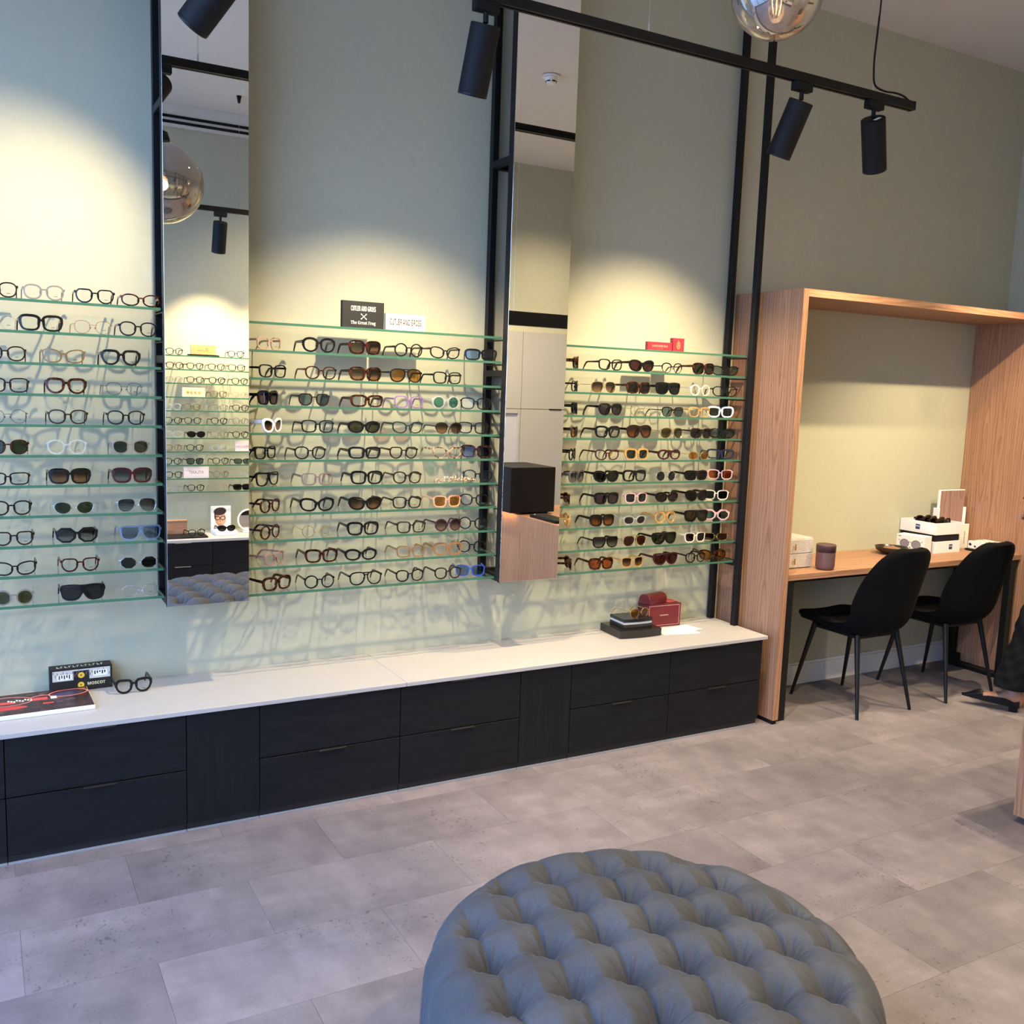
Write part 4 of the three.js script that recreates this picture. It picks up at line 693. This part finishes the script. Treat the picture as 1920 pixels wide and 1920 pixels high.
// ---------------------------------------------------------------- the side seen only in the mirrors
shelfGlass('far', 0.95, 2.30, Z1 - 0.20, Z1 - 0.03, -1);
{
  const f = thing('rack_frame', 'black steel posts of the opposite eyewear rack, seen in the left mirror', 'frame', [0, 0, 0], 0, 'rack frames');
  for (const x of [0.93, 2.32]) for (const z of [Z1 - 0.22, Z1 - 0.03]) post(f, x, z, 0.43, 3.48);
}
const FAR = [
  [0, '1.335 panto m gunmetal clear;1.795 panto m black clear'], [1, '1.335 panto m brown clear;1.485 crown m black clear;1.645 panto m tortoise clear;1.80 square m brown clear'],
  [2, '1.33 panto t amber clear;1.485 panto m brown clear;1.65 panto m black clear;1.825 panto m black clear'], [3, '1.66 square m olive clear;1.825 panto t champagne clear'],
  [4, '1.315 panto m crystal clear;1.46 panto m olive clear;1.665 square m greige clear;1.83 panto m redtort clear'], [5, '1.32 panto m black clear;1.465 panto m black clear;1.665 panto m black clear;1.83 round m greige clear'],
  [6, '1.315 square m crystal clear;1.49 oval b black dark;1.665 square m greige clear;1.83 panto m black clear'], [7, '1.32 panto m amber clear;1.48 panto m black clear;1.67 panto m crystal clear'],
  [8, '1.315 panto m black clear;1.48 square m black greyblue;1.675 panto m brown clear;1.845 rect m black greyblue'], [9, '1.32 panto m black clear;1.675 panto m greige clear;1.83 panto t silver clear'],
  [10, '1.32 panto t silver clear;1.485 panto m black clear;1.67 panto t champagne clear;1.84 rect b black dark']];
for (const [row, s] of FAR) s.split(';').forEach((it, k, all) => {
  const f = it.split(' '), sun = f[4] !== 'clear', where = k === 0 && +f[0] < 1.5 ? 'left' : k === all.length - 1 ? 'right' : +f[0] < 1.55 ? 'mid-left' : 'mid-right';
  spectacles(f.slice(1).join(' '), [+f[0], shelfY.far(row) + 0.0006, Z1 - 0.175], Math.PI + (rnd() - 0.5) * 0.2, 'reflected ' + FRAME[f[3]][0] + ' ' + (sun ? 'sunglasses' : 'glasses') + ', ' + where + ' on the ' + rowWord(row) + ' shelf in the left mirror', 'eyewear of the opposite rack');
});
const paleP = std(C(0.86, 0.72, 0.68), 0.6);
block('brand_block', 'pale wooden block with script lettering on the top shelf in the left mirror', 'sign', 1.455, 1.645, shelfY.far(0) + 0.012, shelfY.far(0) + 0.085, Z1 - 0.165, 0.02, std(C(0.62, 0.34, 0.18), 0.5), printed(canvasTex(512, 200, (g, W, Hh) => { g.fillStyle = '#cf935f'; g.fillRect(0, 0, W, Hh); g.fillStyle = '#7a4a28'; g.strokeStyle = '#7a4a28'; g.lineWidth = 6; g.beginPath(); g.moveTo(150, 70); g.bezierCurveTo(230, 40, 230, 105, 175, 104); g.bezierCurveTo(200, 110, 230, 150, 262, 128); g.moveTo(188, 58); g.lineTo(166, 146); g.lineTo(130, 150); for (let i = 0; i < 5; i++) { g.moveTo(262 + i * 26, 128); g.bezierCurveTo(270 + i * 26, 98, 284 + i * 26, 98, 288 + i * 26, 126); } g.stroke(); })), -1);
{ const t = thing('block_stand', 'thin black stand under the wooden block in the left mirror', 'stand'); part(t, 'plate', bx(1.435, 1.665, shelfY.far(0) + 0.0005, shelfY.far(0) + 0.0115, Z1 - 0.185, Z1 - 0.13, 0.001), M.blackMatte); }
block('brand_card', 'cream card with four orange dots on the fourth shelf in the left mirror', 'sign', 1.39, 1.56, shelfY.far(3), shelfY.far(3) + 0.07, Z1 - 0.165, 0.012, M.white, printed(canvasTex(400, 160, (g, W, Hh) => { g.fillStyle = '#f3dfa6'; g.fillRect(0, 0, W, Hh); g.fillStyle = '#e2862c'; for (let i = 0; i < 4; i++) { g.beginPath(); g.arc(95 + i * 70, 85, 26, 0, 7); g.fill(); if (i < 3) { g.fillStyle = '#f3dfa6'; g.beginPath(); g.arc(84 + i * 70, 78, 14, 0, 7); g.fill(); g.fillStyle = '#e2862c'; } } })), -1);
block('brand_card', 'pink card with a short line on the eighth shelf in the left mirror', 'sign', 1.79, 1.95, shelfY.far(7), shelfY.far(7) + 0.08, Z1 - 0.165, 0.012, paleP, printed(canvasTex(256, 128, (g, W, Hh) => { g.fillStyle = '#f0d4cc'; g.fillRect(0, 0, W, Hh); g.fillStyle = '#b08078'; g.fillRect(70, 62, 70, 5); })), -1);
block('brand_card', 'pale pink card with dark capitals on the tenth shelf in the left mirror', 'sign', 1.395, 1.585, shelfY.far(9), shelfY.far(9) + 0.085, Z1 - 0.165, 0.012, paleP, printed(canvasTex(400, 180, (g, W, Hh) => { g.fillStyle = '#efdcd6'; g.fillRect(0, 0, W, Hh); g.fillStyle = '#3a3634'; condensed(g, 'ATLANT', W / 2, 112, 240, '64px sans-serif'); })), -1);
{ // opposite low cabinets and what stands on them
  const zf = Z1 - 0.45;
  for (const [a, b, l] of [[0.85, 1.55, 'black two-drawer cabinet under the opposite rack, left in the mirror'], [1.55, 2.35, 'black two-drawer cabinet under the opposite rack, right in the mirror']]) {
    const t = thing('low_cabinet', l, 'cabinet'); part(t, 'carcass', bx(a + 0.001, b - 0.001, 0, 0.398, zf + 0.02, Z1 - 0.001, 0.001), M.plinth);
    for (const [y0, y1] of [[0.22, 0.398], [0.03, 0.216]]) { const d = part(t, 'drawer', bx(a + 0.002, b - 0.002, y0, y1, zf, zf + 0.019, 0.001, 'x', a, y0), M.cabinet); part(d, 'handle', bx(a + 0.42, a + 0.54, y1 - 0.004, y1 + 0.001, zf - 0.012, zf + 0.002, 0.001), M.chrome); }
  }
  let t = thing('worktop', 'pale worktop under the opposite rack, seen in the left mirror', 'worktop'); part(t, 'slab', bx(0.84, 2.36, 0.399, 0.42, zf - 0.01, Z1 - 0.001, 0.002), M.stone);
  const y = 0.4205;
  const face = canvasTex(300, 380, (g, W, Hh) => { // portrait of an unnamed man wearing dark round glasses
    g.fillStyle = '#ece6dc'; g.fillRect(0, 0, W, Hh); g.fillStyle = '#8ba3b5'; g.beginPath(); g.moveTo(20, 380); g.lineTo(60, 318); g.lineTo(240, 300); g.lineTo(290, 380); g.fill();
    g.fillStyle = '#c08a6a'; g.fillRect(120, 250, 80, 90); g.beginPath(); g.ellipse(158, 185, 84, 112, 0.08, 0, 7); g.fill(); g.fillStyle = '#d6a483'; g.beginPath(); g.ellipse(140, 185, 60, 98, 0.08, 0, 7); g.fill();
    g.fillStyle = '#33241a'; g.beginPath(); g.ellipse(165, 72, 96, 58, 0.1, 0, 7); g.fill(); g.fillRect(228, 80, 24, 100); g.fillRect(98, 140, 48, 8); g.fillRect(176, 144, 48, 8);
    g.strokeStyle = '#16120f'; g.lineWidth = 11; for (const x of [122, 202]) { g.beginPath(); g.ellipse(x, 172, 34, 28, 0, 0, 7); g.stroke(); } g.beginPath(); g.moveTo(154, 166); g.lineTo(170, 166); g.stroke(); g.fillStyle = '#fff'; g.beginPath(); g.ellipse(122, 173, 12, 5, 0, 0, 7); g.ellipse(202, 173, 12, 5, 0, 0, 7); g.fill(); g.fillStyle = '#2a1c12'; g.beginPath(); g.arc(122, 173, 5, 0, 7); g.arc(202, 173, 5, 0, 7); g.fill();
    g.fillStyle = '#a86f52'; g.beginPath(); g.moveTo(160, 180); g.lineTo(178, 228); g.lineTo(150, 230); g.fill(); g.fillStyle = '#8a4a40'; g.fillRect(134, 256, 52, 9); });
  block('portrait_card', 'portrait photo card of a man in round dark glasses, in the left mirror', 'picture', 1.60, 1.755, y, y + 0.21, Z1 - 0.16, 0.015, M.white, printed(face), -1);
  t = thing('display_stand', 'small white stand in front of the portrait card in the left mirror', 'stand'); part(t, 'block', bx(1.60, 1.77, y, y + 0.03, Z1 - 0.335, Z1 - 0.18, 0.003), M.white);
  spectacles('oval b black dark', [1.685, y + 0.031, Z1 - 0.325], Math.PI, 'dark sunglasses on the small white stand in the left mirror', undefined);
  t = thing('round_mirror', 'small round white table mirror on the opposite worktop, in the left mirror', 'mirror', [1.885, y, Z1 - 0.2]);
  { const g = new THREE.TorusGeometry(0.082, 0.007, 12, 48); g.translate(0, 0.098, 0); part(t, 'frame', g, M.white); const l = new THREE.CylinderGeometry(0.08, 0.08, 0.006, 40); l.rotateX(Math.PI / 2); l.translate(0, 0.098, 0); part(t, 'mirror_glass', l, M.mirror); part(t, 'base', bx(-0.05, 0.05, 0, 0.01, -0.04, 0.04, 0.003), M.white); }
  t = thing('black_tray', 'flat black tray on the opposite worktop in the left mirror', 'tray'); part(t, 'tray', bx(1.19, 1.53, y, y + 0.012, Z1 - 0.40, Z1 - 0.19, 0.003), M.blackMatte);
  t = thing('wooden_box', 'golden wooden box on the black tray in the left mirror', 'box'); part(t, 'body', bx(1.20, 1.405, y + 0.0125, y + 0.105, Z1 - 0.24, Z1 - 0.195, 0.003, 'x'), M.oak); part(t, 'lid', bx(1.198, 1.407, y + 0.1055, y + 0.12, Z1 - 0.242, Z1 - 0.193, 0.003, 'x'), M.oak);
  spectacles('panto m black clear', [1.45, y + 0.0128, Z1 - 0.37], Math.PI - 0.1, 'black glasses at the edge of the black tray in the left mirror', undefined);
}
{ // grey built-in cabinets and the reception counter
  const zc = Z1 - 0.10;
  for (const [a, b, l] of [[3.35, 4.419, 'tall grey cupboard with an open niche, left in the right mirror'], [4.419, 5.40, 'tall grey cupboard with a black recessed grip, right in the right mirror']]) {
    const t = thing('tall_cupboard', l, 'cupboard'); part(t, 'carcass', bx(a + 0.001, b - 0.001, 0.001, 2.16, zc + 0.02, Z1 - 0.001, 0.001), M.greyDark);
    part(t, 'door', bx(a + 0.002, b - 0.002, 1.452, 2.158, zc, zc + 0.0195, 0.001), M.greyDoor);
    if (a < 4) { part(t, 'door', bx(4.392, b - 0.002, 0.02, 1.447, zc, zc + 0.0195, 0.001), M.greyDoor); part(t, 'door', bx(a + 0.002, 4.39, 1.408, 1.447, zc, zc + 0.0195, 0.001), M.greyDoor); part(t, 'door', bx(a + 0.002, 4.39, 0.02, 0.9, zc, zc + 0.0195, 0.001), M.greyDoor); part(t, 'niche_back', bx(a + 0.002, 4.39, 0.9, 1.408, zc + 0.012, zc + 0.0195, 0), std(C(0.42, 0.42, 0.45), 0.6)); }
    else part(t, 'door', bx(a + 0.002, b - 0.002, 0.02, 1.447, zc, zc + 0.0195, 0.001), M.greyDoor);
    if (a > 4) part(t, 'handle', bx(4.725, 4.86, 1.444, 1.456, zc - 0.004, zc + 0.004, 0.001), M.blackMatte);
  }
  let t = thing('reception_counter', 'oak reception counter whose end shows at the right edge of the picture', 'counter');
  part(t, 'end_panel', bx(3.563, 3.60, 0.03, 0.69, 1.70, 3.30, 0.001, 'y', 0.3, 0.2), M.oak); part(t, 'front_panel', bx(3.60, 5.0, 0.03, 0.69, 1.70, 1.74, 0.001, 'y', 0.7, 0.5), M.oak);
  part(t, 'plinth', bx(3.62, 4.98, 0, 0.03, 1.76, 3.28, 0.001), M.blackMatte); part(t, 'counter_top', bx(3.60, 5.0, 0.66, 0.69, 1.74, 3.30, 0.001, 'x'), M.oak);
  t = thing('counter_box', 'black raised cash box on the reception counter, seen in the right mirror', 'cash desk'); part(t, 'body', bx(3.49, 3.88, 0.705, 1.05, 2.84, 3.30, 0.003), M.blackMatte); part(t, 'riser', bx(3.62, 3.86, 0.691, 0.705, 2.9, 3.28, 0.001), M.blackMatte);
  part(t, 'led_strip_light', bx(3.525, 3.535, 0.7035, 0.7048, 2.86, 3.28, 0), std(C(0.1, 0.1, 0.1), 0.5, { emissive: C(1, 0.62, 0.25), emissiveIntensity: 5 }));
  { const L = new THREE.RectAreaLight(C(1, 0.62, 0.25), 40, 0.42, 0.012); L.position.set(3.53, 0.7025, 3.07); L.lookAt(3.53, 0, 3.07); L.rotateZ(Math.PI / 2); scene.add(L); }
  t = thing('card_terminal', 'low black device on the reception counter, seen in the right mirror', 'device'); part(t, 'body', bx(3.59, 3.72, 0.691, 0.715, 2.35, 2.72, 0.006), M.blackMatte); part(t, 'button_light', (() => { const g = new THREE.SphereGeometry(0.005, 8, 6); return g.translate(3.60, 0.716, 2.66); })(), M.white);
}
// ---------------------------------------------------------------- the person walking past the desk, at the right edge
{
  const cap = (p, a, b, ra, rb) => { const bx_ = b[0] - a[0], by = b[1] - a[1], bz = b[2] - a[2], px = p[0] - a[0], py = p[1] - a[1], pz = p[2] - a[2]; const t = cl((px * bx_ + py * by + pz * bz) / (bx_ * bx_ + by * by + bz * bz + 1e-9)); return Math.hypot(px - bx_ * t, py - by * t, pz - bz * t) - mix(ra, rb, t); };
  const smin = (a, b, k) => { const h = Math.max(0, k - Math.abs(a - b)) / k; return Math.min(a, b) - h * h * k * 0.25; };
  const field = (bones, k) => p => { let d = 9; for (const q of bones) d = smin(d, cap(p, q[0], q[1], q[2], q[3]), q[4] ?? k); return d; };
  function solid(lo, hi, N, f) {
    const mc = new MarchingCubes(N, new THREE.MeshBasicMaterial(), false, false, 200000); mc.isolation = 0;
    const S = mc.size, hs = mc.halfsize, c = lo.map((a, i) => (a + hi[i]) / 2), r = lo.map((a, i) => (hi[i] - a) / 2);
    for (let z = 0; z < S; z++) for (let y = 0; y < S; y++) for (let x = 0; x < S; x++) mc.field[x + y * S + z * S * S] = -f([c[0] + (x - hs) / hs * r[0], c[1] + (y - hs) / hs * r[1], c[2] + (z - hs) / hs * r[2]]);
    mc.update(); const n = mc.count, pos = new Float32Array(n * 3);
    for (let i = 0; i < n; i++) for (let k = 0; k < 3; k++) pos[i * 3 + k] = c[k] + mc.positionArray[i * 3 + k] * r[k];
    let g = new THREE.BufferGeometry(); g.setAttribute('position', new THREE.BufferAttribute(pos, 3)); g = mergeVertices(g, 1e-5); g.computeVertexNormals(); return g;
  }
  // joints (facing -x; left side is +z)
  const hipL = [4.955, 0.89, 0.85], hipR = [4.965, 0.89, 0.69], kneL = [4.845, 0.47, 0.855], ankL = [4.785, 0.095, 0.855], kneR = [5.02, 0.47, 0.69], ankR = [5.23, 0.14, 0.685];
  const pel = [4.965, 0.95, 0.77], waist = [4.975, 1.10, 0.77], chest = [4.965, 1.28, 0.77], neck = [4.955, 1.44, 0.77], head = [4.925, 1.565, 0.77];
  const shL = [4.965, 1.365, 0.925], elL = [5.10, 1.115, 0.975], wrL = [4.865, 1.09, 0.895], shR = [4.965, 1.365, 0.615], elR = [5.06, 1.10, 0.565], wrR = [5.02, 0.87, 0.575];
  const skin = std(C(0.30, 0.14, 0.085), 0.55), cloth = phy(C(0.006, 0.006, 0.0065), 0.9, { specularIntensity: 0.3, sheen: 0.08, sheenRoughness: 0.6, sheenColor: C(0.1, 0.1, 0.1) }), shoeM = phy(C(0.004, 0.004, 0.004), 0.4, { specularIntensity: 0.35 }), hairM = std(C(0.012, 0.009, 0.007), 0.5);
  const toe = (a, dx, dy) => [a[0] - dx, dy, a[2]];
  const bodyBones = [[hipL, kneL, 0.075, 0.052], [kneL, ankL, 0.05, 0.034], [hipR, kneR, 0.075, 0.052], [kneR, ankR, 0.05, 0.034],
    [[4.80, 0.085, 0.855], [4.66, 0.056, 0.852], 0.034, 0.022], [[4.785, 0.095, 0.855], [4.805, 0.05, 0.855], 0.034, 0.03], [[4.70, 0.055, 0.855], [4.585, 0.05, 0.852], 0.026, 0.011], [ankR, [5.245, 0.085, 0.685], 0.034, 0.03], [[5.235, 0.1, 0.685], [5.10, 0.035, 0.685], 0.034, 0.026], [[5.12, 0.035, 0.685], [5.03, 0.028, 0.685], 0.026, 0.016],
    [pel, waist, 0.125, 0.105], [waist, chest, 0.105, 0.118], [[4.965, 1.30, 0.70], [4.965, 1.30, 0.84], 0.10, 0.10], [shL, shR, 0.058, 0.058], [chest, neck, 0.09, 0.048], [neck, [4.94, 1.52, 0.77], 0.048, 0.05],
    [shL, elL, 0.05, 0.038], [elL, wrL, 0.038, 0.026], [shR, elR, 0.05, 0.038], [elR, wrR, 0.038, 0.026], [wrL, [4.825, 1.10, 0.875], 0.026, 0.03], [wrR, [5.01, 0.80, 0.58], 0.026, 0.03]];
  const t = thing('person', 'person in black trousers and pointed shoes walking past the desk, cut by the right edge', 'person', [5.02, 0, 0.935], -1.01);
  const put = (g) => g.translate(-4.95, 0, -0.77);
  const headF = p => { // skull, face and ears
    let d = cap(p, [4.935, 1.60, 0.77], [4.96, 1.605, 0.77], 0.088, 0.088); d = smin(d, cap(p, [4.90, 1.53, 0.77], [4.885, 1.50, 0.77], 0.062, 0.042), 0.05);
    d = smin(d, cap(p, [4.848, 1.575, 0.77], [4.832, 1.545, 0.77], 0.008, 0.013), 0.014); d = smin(d, cap(p, [4.852, 1.508, 0.755], [4.852, 1.508, 0.785], 0.008, 0.008), 0.008);
    for (const s of [-1, 1]) { d = Math.max(d, -cap(p, [4.852, 1.580, 0.77 + s * 0.033], [4.855, 1.580, 0.77 + s * 0.031], 0.013, 0.013)); d = smin(d, cap(p, [4.868, 1.579, 0.77 + s * 0.032], [4.868, 1.579, 0.77 + s * 0.033], 0.013, 0.013), 0.004); d = smin(d, cap(p, [4.95, 1.585, 0.77 + s * 0.09], [4.955, 1.55, 0.77 + s * 0.085], 0.014, 0.008), 0.008); }
    return smin(d, cap(p, neck, [4.945, 1.53, 0.77], 0.048, 0.05), 0.03);
  };
  const hand = (wr, dir, up, side, curl) => { // palm and five fingers from the wrist
    const w = V(...wr), D = V(...dir).normalize(), U = V(...up).normalize(), S = new THREE.Vector3().crossVectors(D, U), at = (a, b, c) => w.clone().addScaledVector(D, a).addScaledVector(U, b).addScaledVector(S, c).toArray(), b = [];
    b.push([at(0, 0, 0), at(0.05, 0, -0.012), 0.024, 0.020], [at(0.03, 0, -0.02), at(0.082, 0, -0.028), 0.015, 0.011], [at(0.03, 0, 0.015), at(0.085, 0, 0.022), 0.016, 0.011], [at(0.04, 0, 0), at(0.086, 0, -0.003), 0.016, 0.012]);
    [[-0.030, 0.060], [-0.011, 0.072], [0.009, 0.078], [0.028, 0.070]].forEach(([o, l]) => { const p0 = at(0.084, 0, o), p1 = at(0.084 + l * 0.45, -curl * l * 0.22, o * 1.05), p2 = at(0.084 + l * (0.75 - 0.15 * curl), -curl * l * 0.55, o * 1.05), p3 = at(0.084 + l * (0.95 - 0.4 * curl), -curl * l * 0.85, o * 1.03); b.push([p0, p1, 0.0092, 0.0088, 0.006], [p1, p2, 0.0088, 0.0082, 0.004], [p2, p3, 0.0082, 0.0070, 0.004]); });
    b.push([at(0.018, -0.004, side * 0.022), at(0.052, -0.014, side * 0.048), 0.014, 0.0105, 0.012], [at(0.052, -0.014, side * 0.048), at(0.085, -0.022, side * 0.046), 0.0105, 0.0085, 0.004]);
    return b;
  };
  const hl = hand([4.865, 1.092, 0.895], [-0.94, 0.10, -0.33], [0, 1, -0.1], 1, 0.8), hr = hand([5.02, 0.865, 0.575], [-0.1, -1, 0.02], [1, 0, 0.3], 1, 0.35);
  const handL = solid([4.67, 1.03, 0.77], [4.90, 1.19, 0.95], 64, field(hl, 0.012)), handR = solid([4.93, 0.66, 0.50], [5.10, 0.90, 0.66], 60, field(hr, 0.012)), headG = solid([4.80, 1.42, 0.65], [5.08, 1.72, 0.89], 72, headF);
  part(t, 'body', put(merge([solid([4.48, 0.0, 0.45], [5.34, 1.56, 1.09], 110, field(bodyBones, 0.03)), handL, handR, headG])), skin);
  const trouserF = p => { let d = field([[[4.968, 1.0, 0.77], [4.968, 0.93, 0.77], 0.135, 0.14], [hipL, [4.868, 0.50, 0.855], 0.102, 0.092], [[4.868, 0.50, 0.855], [4.752, 0.10, 0.857], 0.088, 0.084], [hipR, [5.03, 0.48, 0.69], 0.102, 0.086], [[5.03, 0.48, 0.69], [5.19, 0.18, 0.688], 0.085, 0.078]], 0.05)(p); const fold = 0.0022 * Math.sin(p[1] * 38 + p[0] * 60 + p[2] * 41) + 0.0018 * Math.sin(p[1] * 90 - p[2] * 70 + Math.sin(p[0] * 40) * 2); d += fold; d = Math.max(d, 0.135 - p[1] - (p[0] - 4.74) * 0.1 + (p[0] > 5 ? 0.07 : 0)); return Math.max(d, p[1] - 1.06); };
  part(t, 'trousers', put(solid([4.6, 0.08, 0.52], [5.34, 1.08, 1.0], 84, trouserF)), cloth);
  const topF = p => { let d = field([[[4.97, 0.99, 0.77], waist, 0.14, 0.125], [waist, chest, 0.125, 0.135], [[4.965, 1.30, 0.70], [4.965, 1.30, 0.84], 0.115, 0.115], [shL, shR, 0.072, 0.072], [shL, elL, 0.066, 0.052], [elL, [4.895, 1.092, 0.905], 0.052, 0.038], [shR, elR, 0.066, 0.052], [elR, [5.022, 0.90, 0.574], 0.052, 0.038]], 0.04)(p) + 0.003 * Math.sin(p[1] * 60 + p[2] * 30); d = Math.max(d, 0.95 - p[1] - (p[2] < 0.62 || p[2] > 0.92 ? 0.2 : 0)); return Math.max(d, -cap(p, [4.955, 1.44, 0.77], [4.94, 1.56, 0.77], 0.06, 0.066)); };
  part(t, 'top', put(solid([4.76, 0.85, 0.45], [5.2, 1.50, 1.09], 84, topF)), cloth);
  const shoe = (heel, tip, y0, y1, z) => { // pointed slingback flat with a small block heel
    const F = p => { const u = cl((p[0] - tip) / (heel - tip)), w = 0.008 + 0.042 * Math.pow(u, 0.7) * (1 - 0.25 * sst(0.6, 1, u)), base = mix(y1, y0, u) + 0.006, h = mix(0.014, 0.056, sst(0, 0.35, u)); const dz = Math.abs(p[2] - z) - w, dy = Math.max(base - p[1], p[1] - base - h * (1 - 0.35 * (dz + w) / w)); const dx = Math.max(tip - p[0], p[0] - heel); let d = Math.max(dz, dy, dx); if (u > 0.36) d = Math.max(d, -(Math.hypot((p[2] - z) / 1.0, (p[1] - base - 0.055) / 1.2) - 0.036)); return d; };
    return merge([solid([tip - 0.02, Math.min(y0, y1) - 0.02, z - 0.06], [heel + 0.02, Math.max(y0, y1) + 0.09, z + 0.06], 64, F), bx(heel - 0.05, heel - 0.006, Math.max(0.001, y0 - 0.022), y0 + 0.012, z - 0.024, z + 0.024, 0.004)]);
  };
  part(t, 'shoe', put(shoe(4.82, 4.535, 0.024, 0.040, 0.855)), shoeM); part(t, 'shoe', put(shoe(5.265, 4.99, 0.065, 0.004, 0.685)), shoeM);
  const hairF = p => { let d = smin(cap(p, [4.955, 1.625, 0.77], [4.985, 1.60, 0.77], 0.093, 0.094), cap(p, [5.035, 1.60, 0.77], [5.05, 1.58, 0.77], 0.045, 0.04), 0.04); d = Math.max(d, (4.885 + (1.66 - p[1]) * 0.75) - p[0]); return d; };
  part(t, 'hair', put(solid([4.82, 1.44, 0.64], [5.12, 1.75, 0.90], 60, hairF)), hairM);
  for (const s of [-1, 1]) { const e = new THREE.SphereGeometry(0.0115, 14, 10); e.translate(4.8585, 1.580, 0.77 + s * 0.0325); part(t, 'eye', put(e), std(C(0.05, 0.035, 0.03), 0.15)); }
  const ph = thing('mobile_phone', 'black mobile phone held by the person at the right edge', 'phone', [4.735, 1.126, 0.872], 0.34);
  { const q = new THREE.Vector3(4.815 - 4.95, 1.146, 0.872 - 0.77).applyAxisAngle(V(0, 1, 0), -1.01); ph.position.set(q.x + 5.02, q.y + 0.012, q.z + 0.935); ph.rotation.y = 0.34 - 1.01; }
  part(ph, 'body', bx(-0.075, 0.072, 0.0, 0.009, -0.036, 0.036, 0.003), M.blackMatte);
}
renderer.render(scene, camera);
